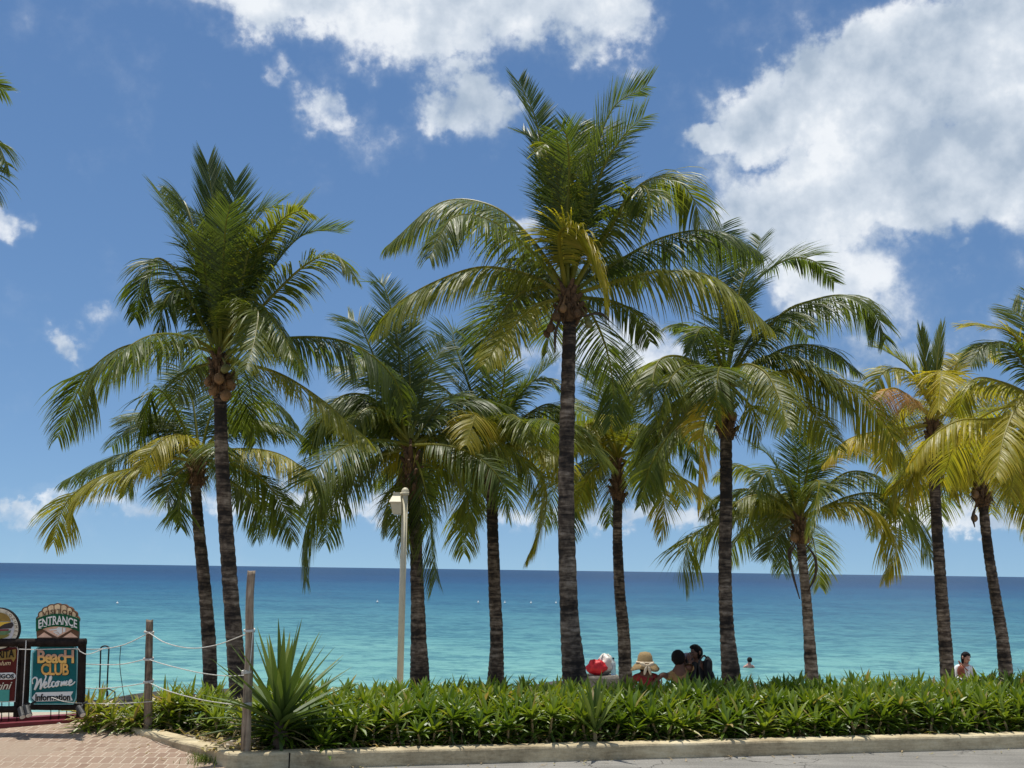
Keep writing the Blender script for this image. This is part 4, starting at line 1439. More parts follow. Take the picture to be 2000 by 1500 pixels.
def post(b_, t_, r0, r1, seed, tint):
    rg_ = random.Random(seed)
    mb = MB()
    n, NS = 40, 12
    vv_, ff_ = [], []
    for i in range(n + 1):
        u = i / n
        p = b_.lerp(t_, u) + Vector((.014 * mnoise.noise(Vector((u * 3, seed, 0))), .01 * mnoise.noise(Vector((u * 3, seed, 9))), 0))
        r = r0 + (r1 - r0) * u
        for k in range(NS):
            a = 2 * math.pi * k / NS
            rr_ = r * (1 + .12 * mnoise.noise(Vector((math.cos(a), math.sin(a), u * 4 + seed))) + .06 * mnoise.noise(Vector((math.cos(a) * 3, math.sin(a) * 3, u * 14))))
            vv_.append(p + Vector((math.cos(a) * rr_, math.sin(a) * rr_, (.008 * math.sin(a * 2 + seed) if i == n else 0))))
    for i in range(n):
        for k in range(NS):
            k2 = (k + 1) % NS
            ff_.append((i * NS + k, i * NS + k2, (i + 1) * NS + k2, (i + 1) * NS + k))
    ff_.append(tuple(n * NS + k for k in range(NS)))
    mb.add(vv_, ff_, tint)
    return mb.build('post', M['timber'], root, smooth=True)


p1 = post(FB - ZV * .1, FT, .040, .033, 2, 0.0)
p1['label'] = 'tall brown front post'
p2 = post(MBs - ZV * .1, MT, .040, .032, 7, .9)
p2['label'] = 'shorter dark flaking post'


def wrap(b_, t_, py, px, r, turns, seed):
    rg_ = random.Random(seed)
    Yp = b_.y
    c = P(px, py, Yp)
    pts = []
    for i in range(int(turns * 14) + 1):
        a = 2 * math.pi * i / 14
        pts.append(c + Vector((math.cos(a) * r, math.sin(a) * r, .010 * (i / 14 - turns / 2) + .006 * math.sin(a + seed))))
    mb = MB()
    mb.tube(pts, .0055, 6)
    mb.build('rope_knot', M['rope'], root, smooth=True)


for k, (px, py) in enumerate([(487, 1231), (483, 1312), (481, 1377)]):
    wrap(FB, FT, py, px, .043, 2.4 + .4 * k, k)
for k, (px, py) in enumerate([(291, 1235), (290, 1287), (290, 1331)]):
    wrap(MBs, MT, py, px, .042, 2.2, k + 5)


def rope(pts, r=.0045, name='rope', mat='rope'):
    mb = MB()
    mb.tube(crom(pts, 26), r, 6)
    mb.build(name, M[mat], root, smooth=True)


yA, yB = FB.y, 9.75
yM = (yA + yB) / 2
rope([P(291, 1236, yB - .045), P(325, 1256, yB - .4), P(375, 1266, yM), P(425, 1259, yA + .5), P(482, 1238, yA + .0)])
rope([P(290, 1288, yB - .045), P(330, 1300, yB - .4), P(390, 1314, yM), P(440, 1320, yA + .5), P(480, 1319, yA + .0)])
rope([P(290, 1333, yB - .045), P(330, 1350, yB - .4), P(390, 1366, yM), P(440, 1374, yA + .5), P(479, 1378, yA + .0)])
rope([P(494, 1234, yA - .03), P(491, 1270, yA - .04), P(487, 1312, yA - .03)])
yC = 9.72
rope([P(290, 1237, yB - .02), P(240, 1260, yC), P(190, 1268, yC), P(150, 1266, yC + .1)])
rope([P(290, 1286, yB - .02), P(240, 1297, yC), P(190, 1298, yC), P(150, 1296, yC + .1)])
rope([P(290, 1333, yB - .02), P(240, 1341, yC), P(190, 1345, yC), P(150, 1342, yC + .1)])
rope([P(300, 1370, yB - .06), P(240, 1374, yC), P(180, 1374, yC), P(130, 1371, yC - .3), P(100, 1362, yC - .3)], .004)
rope([P(236, 1261, yC - .01), P(234, 1297, yC), P(239, 1340, yC), P(244, 1370, yC)], .0035, 'tie_cord', 'iron')


# ------------------------------------------------------------------ signs (their faces stand 9.6 m away)
SY = 9.62


def poly(parent, name, mat, pts, depth=.02, off=0.0):
    mb = MB()
    mb.prism([P(x, y, SY + off) for x, y in pts], depth)
    return mb.build(name, M[mat] if isinstance(mat, str) else mat, parent)


def text(parent, name, mat, s, box, off, bend=0.0, shear=0.0, bold=0.0, slope=0.0, thick=.004, spacing=1.0, taper=0.0):
    """Lettering raised from a board: fitted into the pixel box (x0,y0,x1,y1) of the sign face."""
    cu = bpy.data.curves.new('lettering', 'FONT')
    cu.body = s
    cu.shear = shear
    cu.offset = bold
    cu.space_character = spacing
    cu.resolution_u = 3
    to = bpy.data.objects.new('lettering', cu)
    col.objects.link(to)
    bpy.context.view_layer.update()
    me = bpy.data.meshes.new_from_object(to.evaluated_get(bpy.context.evaluated_depsgraph_get()))
    bpy.data.objects.remove(to)
    xs_ = [v.co.x for v in me.vertices]
    ys_ = [v.co.y for v in me.vertices]
    x0, x1, y0, y1 = min(xs_), max(xs_), min(ys_), max(ys_)
    X0, Y0, X1, Y1 = box
    pos = []
    for v in me.vertices:
        u = (v.co.x - x0) / (x1 - x0)
        w = (v.co.y - y0) / (y1 - y0)
        hh = 1 - taper * (2 * u - 1) ** 2
        px = X0 + (X1 - X0) * u
        py = Y1 + (Y0 - Y1) * w * hh
        py += bend * ((2 * u - 1) ** 2) + slope * (u - .5)
        pos.append((px, py))
    mb = MB()
    n = len(pos)
    fr = [P(x, y, SY + off - thick) for x, y in pos]
    fs = [tuple(p.vertices) for p in me.polygons]
    mb.add(fr, fs)
    # side walls
    edges = {}
    for f_ in fs:
        for a, b_ in zip(f_, f_[1:] + f_[:1]):
            k = (min(a, b_), max(a, b_))
            edges[k] = edges.get(k, 0) + 1
    bk = [P(x, y, SY + off + .001) for x, y in pos]
    walls = [(a, b_, b_ + n, a + n) for (a, b_), c in edges.items() if c == 1]
    mb.add(fr + bk, walls)
    bpy.data.meshes.remove(me)
    return mb.build(name, mat if not isinstance(mat, str) else M[mat], parent)


# two-tone gold letters: bronze above, gold below, as painted on the board
m, q, b = newmat('bronze_to_gold_paint')
tcg = q.n('ShaderNodeTexCoord').outputs['Generated']
sz = q.n('ShaderNodeSeparateXYZ', ins={0: tcg}).outputs[2]
nn_ = q.noise(tcg, 9, 3, .6).outputs['Fac']
q.put(b.inputs['Base Color'], q.ramp(q.m('ADD', sz, q.m('MULTIPLY', q.m('SUBTRACT', nn_, .5), .25)), [(0.1, (.80, .50, .12)), (.45, (.78, .45, .14)), (.55, (.50, .30, .20)), (1.0, (.46, .29, .20))]))
M['twotone'] = m

def log(parent, name, a_, b_, r):
    mb = MB()
    n = 14
    pts = [Vector(a_).lerp(Vector(b_), i / n) for i in range(n + 1)]
    mb.tube(pts, [r * (1 + .07 * mnoise.noise(Vector((i * .5, r * 90, pts[0].x)))) for i in range(n + 1)], 12)
    return mb.build(name, M['log'], parent, smooth=True)


sb = P(105, 1395, SY)
GZ = gz(sb.x, SY) + .02
root = empty('club_sign', (sb.x, SY, GZ), 'teal BEACH CLUB Welcome sign hung in a dark log frame', 'sign')
log(root, 'post', P(161, 1249, SY + .02), (P(157, 1400, SY + .02)), .036)
log(root, 'post', P(52, 1249, SY + .02), (P(46, 1400, SY + .02)), .040)
log(root, 'top_rail', P(33, 1255, SY + .0), P(167, 1255, SY + .0), .038)
log(root, 'bottom_rail', P(52, 1380, SY + .03), P(163, 1381, SY + .03), .030)
bd = poly(root, 'board', 'aqua', [(76, 1261), (143, 1260), (152, 1270), (151.5, 1345), (149, 1365), (143, 1376), (66, 1376), (58, 1366), (62, 1275)], .03, .0)
face = poly(root, 'painted_face', 'teal', [(78, 1263), (142, 1262.5), (149, 1271), (148.5, 1345), (146, 1364), (141, 1374), (68, 1374), (61.5, 1366), (65, 1276)], .006, -.006)
text(face, 'lettering', 'black', 'BeacH', (72, 1268.5, 145.8, 1296.5), -.007, bold=.05, thick=.002, spacing=.9)
text(face, 'lettering', 'twotone', 'BeacH', (73, 1269.5, 144.5, 1295.5), -.010, bold=.03, spacing=.9)
text(face, 'lettering', 'black', 'CLUB', (79, 1294.5, 135.8, 1320), -.007, bold=.05, thick=.002, spacing=.9)
text(face, 'lettering', 'gold', 'CLUB', (80, 1295.5, 134.5, 1319), -.010, bold=.03, spacing=.9)
# flowing script word drawn as brush strokes
def strokes(parent, name, mat, lines, off, w):
    mb = MB()
    for ln_ in lines:
        pts = crom([P(x, y, SY + off) for x, y in ln_], max(6, 5 * (len(ln_) - 1))) if len(ln_) > 2 else [P(x, y, SY + off) for x, y in ln_]
        n = len(pts)
        mb.tube(pts, [w * (.55 + .45 * math.sin(math.pi * (i + .5) / n)) * SY / F for i in range(n)], 6)
    return mb.build(name, M[mat], parent, smooth=True)
WEL = [[(64, 1336), (63, 1328), (69, 1323), (73, 1328), (70, 1340), (68, 1347), (74, 1336), (80, 1326), (80, 1338), (79, 1346), (85, 1334), (90, 1322), (88, 1319)],
       [(86, 1340), (91, 1336), (90, 1332), (87, 1336), (87, 1343), (93, 1341)],
       [(93, 1341), (100, 1326), (99, 1321), (96, 1330), (95, 1342), (100, 1340)],
       [(107, 1332), (103, 1332), (101, 1338), (104, 1341), (109, 1338)],
       [(113, 1331), (109, 1334), (110, 1340), (114, 1337), (113, 1331), (118, 1332)],
       [(118, 1340), (121, 1331), (120, 1339), (126, 1331), (125, 1338), (131, 1330), (129, 1338), (134, 1336)],
       [(134, 1336), (140, 1331), (138, 1328), (135, 1332), (136, 1338), (142, 1336), (147, 1331)]]
strokes(face, 'lettering', 'white', WEL, -.010, 2.0)
rb = poly(face, 'ribbon', 'white', [(62, 1363), (70, 1352.5), (143, 1350.5), (138, 1359), (142, 1368), (69, 1370.5)], .004, -.011)
text(rb, 'lettering', 'black', 'Information', (69, 1355, 137, 1368.5), -.012, bold=.03, slope=-1.0)

# shell sign standing on the frame
root = empty('shell_sign', P(112, 1248, SY), 'scallop shell sign with green ENTRANCE banner standing on the log frame', 'sign')
cx, cy = 112.0, 1246.0
out = []
NR_ = 9
for k in range(NR_):
    a0, a1 = math.pi * (1 - k / NR_), math.pi * (1 - (k + 1) / NR_)
    for t in (0, .2, .4, .6, .8):
        a = a0 + (a1 - a0) * t
        rr_ = 1 + .055 * math.sin(math.pi * t)
        out.append((cx + 40.5 * rr_ * math.cos(a), 1215 - 35 * rr_ * math.sin(a)))
out += [(152.5, 1215), (153, 1238), (152, 1248), (72, 1248), (71, 1238)]
bdp = poly(root, 'board', 'shellbrown', out, .035, .0)
for k in range(NR_):
    a0, a1 = math.pi * (1 - (k + .08) / NR_), math.pi * (1 - (k + .92) / NR_)
    pts = []
    for t in (0, .25, .5, .75, 1):
        a = a0 + (a1 - a0) * t
        rr_ = .95 + .06 * math.sin(math.pi * t)
        pts.append((cx + 40 * rr_ * math.cos(a), 1215 - 34.5 * rr_ * math.sin(a)))
    for t in (1, 0):
        a = a0 + (a1 - a0) * t
        pts.append((cx + 33 * math.cos(a), 1224 - 8 * math.sin(a)))
    mb = MB()
    w3 = [P(x, y, SY - .003) for x, y in pts]
    mb.prism(w3, .008)
    mb.build('shell_rib', M['cream'], bdp)
text(bdp, 'lettering', 'shellbrown', 'VISITOR', (83, 1190, 142, 1199), -.006, bend=5.5, bold=.015, spacing=1.25, thick=.003)
poly(bdp, 'diamond', 'peach', [(82, 1229), (112, 1219), (142, 1229), (112, 1247)], .008, -.004)
poly(bdp, 'diamond_edge', 'shellbrown', [(80, 1229), (82.5, 1228.6), (112, 1245), (141.5, 1228.6), (144, 1229), (112, 1248)], .006, -.008)
poly(bdp, 'triangle', 'peach', [(72, 1245), (86, 1235), (102, 1245)], .006, -.004)
poly(bdp, 'triangle', 'peach', [(122, 1245), (138, 1235), (152, 1245)], .006, -.004)
# pointing hand emblem: fist, finger, cuff
mbh = MB()
for pts in ([(109, 1229), (114, 1224.5), (121, 1225), (121, 1237), (117, 1239), (112, 1233)], [(96, 1229.5), (109, 1228), (110, 1231), (97, 1231.5)],
            [(104, 1233.5), (112, 1232.5), (112.5, 1234.6), (105, 1236)], [(107, 1237), (113, 1235.3), (114, 1237.4), (109, 1239)], [(111, 1240), (115, 1238), (116, 1240), (113, 1241.5)],
            [(123, 1226), (128, 1226.5), (127.5, 1234), (123, 1235.5)]):
    mbh.prism([P(x, y, SY - .010) for x, y in pts], .004)
mbh.build('hand_emblem', M['white'], bdp)
ban = []
for i in range(13):
    u = i / 12
    ban.append((70 + 84 * u, 1199 + 10 * (2 * u - 1) ** 2))
for i in range(12, -1, -1):
    u = i / 12
    ban.append((70 + 84 * u, 1223.5 + 10 * (2 * u - 1) ** 2))
bn = poly(bdp, 'banner', 'signgreen', ban, .012, -.016)
text(bn, 'lettering', 'white', 'ENTRANCE', (75, 1202.5, 150.5, 1219), -.017, bend=8.5, bold=.02)
# serifs under and over the letters' stems
mbs = MB()
for px, py in [(78, 1227), (88, 1223.6), (96, 1221), (104, 1219.6), (112, 1219.2), (121, 1219.5), (130, 1221), (141, 1225)]:
    mbs.prism([P(x, y, SY - .0212) for x, y in ((px - 2.6, py - .7), (px + 2.6, py - .9), (px + 2.6, py + .5), (px - 2.6, py + .7))], .004)
mbs.build('serif', M['white'], bn)

# burger roundel
root = empty('burger_sign', P(-3, 1249, SY), 'round burger sign ringed with lettering, standing on the log frame at the left edge', 'sign')
bx_, by_ = -4.0, 1228.0
def disc(r, sx_=1.0, n=48):
    return [(bx_ + r * math.cos(2 * math.pi * i / n), by_ - r * math.sin(2 * math.pi * i / n)) for i in range(n)]
bb = poly(root, 'board', 'black', disc(41.5), .04, .0)
poly(bb, 'ring', 'ring', disc(39.6), .006, -.004)
dk_ = poly(bb, 'disc', 'disc', disc(31.5), .006, -.008)
# ring lettering, letter by letter
WORD = 'BURGER IN COZUMEL'
mbl = MB()
for i, ch in enumerate(WORD):
    if ch == ' ':
        continue
    a = math.pi * (1.10 - 1.22 * i / (len(WORD) - 1))
    cu = bpy.data.curves.new('t', 'FONT')
    cu.body = ch
    cu.align_x = 'CENTER'
    cu.resolution_u = 2
    to = bpy.data.objects.new('t', cu)
    col.objects.link(to)
    bpy.context.view_layer.update()
    me = bpy.data.meshes.new_from_object(to.evaluated_get(bpy.context.evaluated_depsgraph_get()))
    bpy.data.objects.remove(to)
    er, et = (math.cos(a), -math.sin(a)), (math.sin(a), math.cos(a))
    vs2 = []
    for v in me.vertices:
        x, y = v.co.x * 8.0, v.co.y * 8.0
        vs2.append(P(bx_ + er[0] * (33 + y) + et[0] * x, by_ + er[1] * (33 + y) + et[1] * x, SY - .0055))
    mbl.add(vs2, [tuple(p.vertices) for p in me.polygons])
    bpy.data.meshes.remove(me)
mbl.build('lettering', M['shellbrown'], bb)
def half(x0, x1, y0, y1, up=True, n=14):
    """Dome (or bowl) shape between x0..x1 from y0 (flat side) to y1 (bulge)."""
    return [(x0 + (x1 - x0) * (1 - math.cos(math.pi * i / n)) / 2, y0 + (y1 - y0) * math.sin(math.pi * i / n)) for i in range(n + 1)]
poly(dk_, 'bun', 'bun', half(-29, 20.5, 1213.5, 1196), .006, -.014)
poly(dk_, 'cheese', 'cheese', [(-30, 1214.5), (22, 1215), (8, 1219), (-4, 1226), (-16, 1219)], .006, -.016)
poly(dk_, 'patty', 'patty', [(-30, 1222), (-6, 1227), (8, 1219), (24, 1215.5), (26, 1221), (22, 1227), (-26, 1230)], .006, -.014)
poly(dk_, 'tomato', 'tomato', [(-28, 1229), (17, 1229), (15, 1234), (-24, 1235)], .006, -.013)
poly(dk_, 'lettuce', 'lettuce', [(-28, 1234), (16, 1232), (21, 1231), (19, 1236), (10, 1240), (-24, 1240)], .006, -.015)
poly(dk_, 'bun', 'bunlow', half(-28, 18, 1239, 1247.5), .006, -.013)

# maroon menu sign below it
root = empty('menu_sign', (P(0, 1395, SY).x, SY, GZ), 'maroon menu sign with gold banner lettering in a log frame at the left edge', 'sign')
log(root, 'post', P(39, 1262, SY + .05), P(34, 1400, SY + .05), .036)
log(root, 'post', P(-72, 1250, SY + .02), P(-74, 1400, SY + .02), .036)
log(root, 'top_rail', P(-75, 1255, SY + .0), P(32.5, 1255, SY + .0), .038)
log(root, 'bottom_rail', P(-72, 1387, SY + .03), P(36, 1385, SY + .03), .030)
bd = poly(root, 'board', 'white', [(-60, 1262), (34, 1262), (36, 1270), (29.5, 1371), (-58, 1373)], .03, .012)
mf = poly(root, 'painted_face', 'maroon', [(-58, 1264), (32, 1264), (34, 1271), (28, 1369), (-56, 1371)], .006, .006)
bn = poly(mf, 'banner', 'bun', [(-54, 1278), (10, 1271), (31, 1268), (31, 1284), (26, 1293), (22, 1287), (-54, 1295)], .006, .001)
text(bn, 'lettering', 'black', 'MARGARITA', (-52, 1272, 27, 1287), -.001, bold=.02, slope=-7)
text(mf, 'lettering', 'cream', 'and Tulum', (-34, 1291, 21, 1300), .003, shear=.35, slope=-2)
ov = poly(mf, 'label_plate', 'white', [(-54, 1316), (24, 1313.5), (29, 1316), (31, 1320), (29, 1325), (24, 1327), (-54, 1328)], .006, .001)
text(ov, 'lettering', 'black', 'FANDANGOS', (-50, 1316.5, 27, 1325.5), -.001, bold=.03)
text(mf, 'lettering', 'ring', 'Martini', (-44, 1333, 24, 1348), .003, shear=.4, bold=.01, slope=-4)
poly(mf, 'teal_panel', 'tealbox', [(-50, 1348), (18.5, 1347), (17.5, 1370), (-50, 1371)], .006, .001)

# spotlights at the foot of the signs
for i, (px, py, dx, lab) in enumerate([(42, 1391, .05, 'black cylindrical spotlight lying left of the pair between the two log frames'),
                                       (54, 1388, .05, 'black spotlight tilted down, right one of the pair between the two log frames'),
                                       (157, 1388, .07, 'olive-black spotlight under the right post of the teal sign')]):
    c = P(px, py, SY - .16)
    root = empty('spotlight', (c.x, c.y, c.z - .06), lab, 'spotlight', 'spotlights below the signs')
    ax = Vector((dx * 9, -.5, -.55)).normalized()
    mb = MB()
    mb.tube([c - ax * .055, c - ax * .045, c + ax * .04, c + ax * .055], [.016, .027, .028, .030], 14)
    bdy = mb.build('housing', M['iron'], root, smooth=False)
    mb = MB()
    mb.tube([c + ax * .0555, c + ax * .058], [.025, .024], 14)
    mb.build('lens', M['lampglass'], bdy)
    mb = MB()
    mb.tube([c - ax * .01, c + Vector((0, .05, .05)), c + Vector((0, .13, .06))], .010, 6)
    mb.build('bracket', M['iron'], root)

# low barrier: dark red beam with iron hoops and bars
ba = W(-140, 1432, .10)
be = W(226, 1402, .14)
root = empty('barrier', (be.x, be.y, .12), 'dark red ground beam with black iron hoops and bars before the signs', 'barrier')
mb = MB()
t_ = (be - ba)
t_.z = 0
t_.normalize()
nrm = Vector((-t_.y, t_.x, 0))
A_, B_ = Vector((ba.x, ba.y, 0)), Vector((be.x, be.y, 0))
rot = Matrix.Rotation(math.atan2(t_.y, t_.x), 3, 'Z')
mid = (A_ + B_) / 2
mb.box(mid + nrm * .05 + ZV * .085, ((B_ - A_).length, .10, .12), rot)
mb.box(mid + nrm * .16 - t_ * .1 + ZV * .105, ((B_ - A_).length - .2, .10, .14), rot)
bm_ = mb.build('beam', M['redpaint'], root)
YH = be.y + .09


def bar(name, pts, r=.0075):
    mb = MB()
    mb.tube(pts, r, 7)
    mb.build(name, M['iron'], root, smooth=True)


bar('hoop', crom([P(193, 1400, YH), P(194, 1360, YH), P(196, 1300, YH), P(197, 1268, YH), P(200, 1263, YH), P(205, 1261.5, YH), P(210, 1263, YH), P(212.5, 1268, YH), P(211, 1300, YH), P(208.5, 1360, YH), P(208, 1400, YH)], 60))
bar('hoop', crom([P(194, 1345, YH), P(202, 1347, YH - .02), P(209, 1351, YH - .04), P(210.5, 1356, YH - .04), P(210, 1402, YH - .04)], 40), .0065)
bar('hoop', crom([P(208.5, 1345, YH), P(216, 1347, YH - .02), P(223, 1351, YH - .04), P(224.5, 1357, YH - .04), P(224, 1402, YH - .04)], 40), .0065)
bar('cross_bar', [P(209, 1388, YH - .02), P(224, 1388, YH - .02)], .005)
for px in (3, 17, 33, 99, 115, 130):
    Yb = A_.y + (B_.y - A_.y) * ((px + 140) / 366) + .08
    bar('upright_bar', [P(px, 1408, Yb), P(px + 1, 1346 if px > 50 else 1352, Yb)], .0045)
mb = MB()
mb.tube([P(44, 1382, SY - .09), P(48, 1310, SY - .09), P(51, 1251, SY - .045)], .0045, 6)
mb.build('white_cord', M['rope'], root)
mb = MB()
mb.tube(crom([P(37, 1268, SY - .06), P(70, 1268.5, SY - .05), P(146, 1267, SY - .05), P(156, 1272, SY - .05), P(172, 1278, SY - .05), P(200, 1268, SY + .05)], 20), .004, 6)
mb.build('white_cord', M['rope'], root)


# ------------------------------------------------------------------ people
def skin_obj(name, nodes, edges, mat, parent, sub=2, root_i=0, o0=None):
    """Skin-modifier body baked to one mesh. nodes: [(Vector world, radius)]."""
    o0 = worigin(parent) if parent is not None else Vector((0, 0, 0)) if o0 is None else o0
    me = bpy.data.meshes.new(name)
    me.from_pydata([tuple(p - o0) for p, r in nodes], edges, [])
    o = bpy.data.objects.new(name, me)
    col.objects.link(o)
    sm = o.modifiers.new('skin', 'SKIN')
    sm.use_smooth_shade = True
    sm.branch_smoothing = 0.4
    for i, (p, r) in enumerate(nodes):
        sv = me.skin_vertices[0].data[i]
        rr_ = r if isinstance(r, tuple) else (r, r)
        sv.radius = rr_
        sv.use_root = (i == root_i)
    ss = o.modifiers.new('sub', 'SUBSURF')
    ss.levels = ss.render_levels = sub
    bpy.context.view_layer.update()
    dg = bpy.context.evaluated_depsgraph_get()
    nm = bpy.data.meshes.new_from_object(o.evaluated_get(dg))
    o.modifiers.clear()
    o.data = nm
    bpy.data.meshes.remove(me)
    nm.name = name
    nm.materials.clear()
    nm.materials.append(mat)
    nm.polygons.foreach_set('use_smooth', [True] * len(nm.polygons))
    if parent is not None:
        o.parent = parent
    return o


def person(label, pelvis, neck, head, face, sh, arms, legs, skin, shirt=None, sleeve=0.55, shorts=None, hair='hair', hairlen=.0, cap=None, group=None, bare=False):
    """pelvis/neck/head: world points; face: unit vector the face looks along; sh: shoulder half-width vector;
    arms: [(elbow, wrist)] left/right; legs: [(knee, ankle)]."""
    face = Vector(face).normalized()
    root = empty('person', (pelvis.x, pelvis.y, pelvis.z - .12), label, 'person', group)
    N, E = [], []

    def nd(p, r, par=None):
        N.append((Vector(p), r))
        if par is not None:
            E.append((par, len(N) - 1))
        return len(N) - 1
    up = (neck - pelvis).normalized()
    L_ = (neck - pelvis).length
    pv = nd(pelvis, .125)
    be_ = nd(pelvis.lerp(neck, .35) + face * .01, .115, pv)
    ch = nd(pelvis.lerp(neck, .72), .125, be_)
    nb = nd(neck - up * .02, .07, ch)
    n2_ = nd(neck.lerp(head, .45), .052, nb)
    hup = (head - neck).normalized()
    jaw = nd(head - hup * .055 + face * .025, .068, n2_)
    sk = nd(head + hup * .02 - face * .005, .080, jaw)
    cr = nd(head + hup * .085 - face * .005, .062, sk)
    nd(head - hup * .012 + face * .105, .014, sk)      # nose
    lat = Vector(sh)
    for sgn, (el_, wr) in zip((1, -1), arms):
        cl = nd(neck - up * .055 + lat * sgn * .55, .062, nb)
        so_ = nd(neck - up * .075 + lat * sgn, .055, cl)
        e_ = nd(el_, .040, so_)
        w_ = nd(wr, .027, e_)
        dirv = (Vector(wr) - Vector(el_)).normalized()
        side_ = dirv.cross(ZV)
        if side_.length < .1:
            side_ = dirv.cross(Vector((1, 0, 0)))
        side_.normalize()
        pm = nd(Vector(wr) + dirv * .055, .028, w_)
        nrm_ = dirv.cross(side_)
        for k, (so2, ln_) in enumerate(((-.030, .065), (-.010, .078), (.010, .075), (.029, .058))):
            f1 = nd(Vector(wr) + dirv * .095 + side_ * so2, .0095, pm)
            f2 = nd(Vector(wr) + dirv * (.095 + ln_ * .5) + side_ * so2 * 1.1 - nrm_ * .008, .0085, f1)
            nd(Vector(wr) + dirv * (.095 + ln_ * .85) + side_ * so2 * 1.1 - nrm_ * .028, .0075, f2)
        t1 = nd(Vector(wr) + dirv * .045 + side_ * .045, .0105, pm)
        nd(Vector(wr) + dirv * .085 + side_ * .06 - nrm_ * .012, .0085, t1)
    for sgn, (kn, an) in zip((1, -1), legs):
        hp = nd(pelvis + lat.normalized() * sgn * .09 - up * .03, .085, pv)
        k_ = nd(kn, .058, hp)
        a_ = nd(an, .038, k_)
        nd(Vector(an) + (Vector(face.x and (face.x, face.y, 0) or (0, face.y, 0))).normalized() * .13 - ZV * .03, .030, a_)
    body = skin_obj('body', N, E, M[skin], root, 2)
    # eyes, ears
    sd = face.cross(hup).normalized()
    mb = MB()
    for sg in (-1, 1):
        mb.ellipsoid(head + hup * .012 + face * .083 + sd * sg * .032, (.010, .010, .007), None, 8, 6)
    mb.build('eye', M['eye'], root, smooth=True)
    mb = MB()
    for sg in (-1, 1):
        mb.ellipsoid(head - hup * .005 + sd * sg * .088, (.014, .020, .030), None, 8, 6)
    mb.build('ear', M[skin], root, smooth=True)
    mb = MB()
    mb.ellipsoid(head - hup * .052 + face * .090, (.020, .008, .006), None, 8, 6)
    mb.build('mouth', M['rust_cloth'], root, smooth=True)
    # hair: shell over the back and top of the head, open at the face
    if hair:
        mb = MB()
        nu, nv = 20, 14
        vv_, ff_ = [], []
        for j_ in range(nv + 1):
            th = math.pi * (j_ / nv) * .80
            for k in range(nu):
                ph = 2 * math.pi * k / nu
                dv = sd * math.sin(th) * math.cos(ph) - face * math.sin(th) * math.sin(ph) + hup * math.cos(th)
                fr_ = max(0, dv.dot(face))
                rr_ = .097 + .006 * mnoise.noise(dv * 7)
                p = head + hup * .022 + Vector(dv) * rr_
                if fr_ > .25 and dv.dot(hup) < .55:
                    p = head + hup * .022 + Vector(dv) * .07
                if hairlen and dv.dot(hup) < .1 and fr_ < .25:
                    p = p - ZV * hairlen * (.1 - dv.dot(hup)) - face * .01
                vv_.append(p)
        for j_ in range(nv):
            for k in range(nu):
                k2 = (k + 1) % nu
                ff_.append((j_ * nu + k, (j_ + 1) * nu + k, (j_ + 1) * nu + k2, j_ * nu + k2))
        mb.add(vv_, ff_)
        mb.build('hair', M[hair], root, smooth=True)
    if cap:
        mb = MB()
        mb.ellipsoid(head + hup * .06, (.102, .102, .07), None, 16, 8)
        mb.ellipsoid(head + hup * .04 + face * .12, (.07, .075, .008), None, 12, 5)
        mb.build('cap', M[cap], root, smooth=True)
    if shirt:
        N2, E2 = [], []

        def n2d(p, r, par=None):
            N2.append((Vector(p), r))
            if par is not None:
                E2.append((par, len(N2) - 1))
            return len(N2) - 1
        a0 = n2d(pelvis + up * .0, .142)
        a1 = n2d(pelvis.lerp(neck, .35) + face * .01, .135, a0)
        a2 = n2d(pelvis.lerp(neck, .72), .142, a1)
        a3 = n2d(neck - up * .05, .085, a2)
        for sgn, (el_, wr) in zip((1, -1), arms):
            c1 = n2d(neck - up * .062 + lat * sgn * .55, .074, a3)
            c2 = n2d(neck - up * .078 + lat * sgn, .068, c1)
            n2d(N2[c2][0].lerp(Vector(el_), min(1, sleeve)), .056, c2)
            if sleeve > 1:
                c3 = len(N2) - 1
                n2d(Vector(el_).lerp(Vector(wr), sleeve - 1), .042, c3)
        skin_obj('shirt', N2, E2, M[shirt], root, 2)
    if shorts:
        N3, E3 = [(pelvis + up * .03, .138), (pelvis, .138)], [(0, 1)]
        for sgn, (kn, an) in zip((1, -1), legs):
            hpv = pelvis + lat.normalized() * sgn * .09 - up * .03
            N3.append((hpv, .100))
            E3.append((1, len(N3) - 1))
            N3.append((hpv.lerp(Vector(kn), .6), .085))
            E3.append((len(N3) - 2, len(N3) - 1))
        skin_obj('shorts', N3, E3, M[shorts], root, 1)
    return root


def seat_leg(pv, sgn, fwd, lat, spread=.14):
    k = pv + fwd * .36 + lat * sgn * spread + ZV * .26
    a = pv + fwd * .52 + lat * sgn * spread * .9 - ZV * .06
    return (k, a)


PY = 15.0
FW = Vector((0, 1, 0))
LX = Vector((-1, 0, 0))


def gpt(px, Y):
    p = P(px, 1330, Y)
    return Vector((p.x, Y, gz(p.x, Y)))


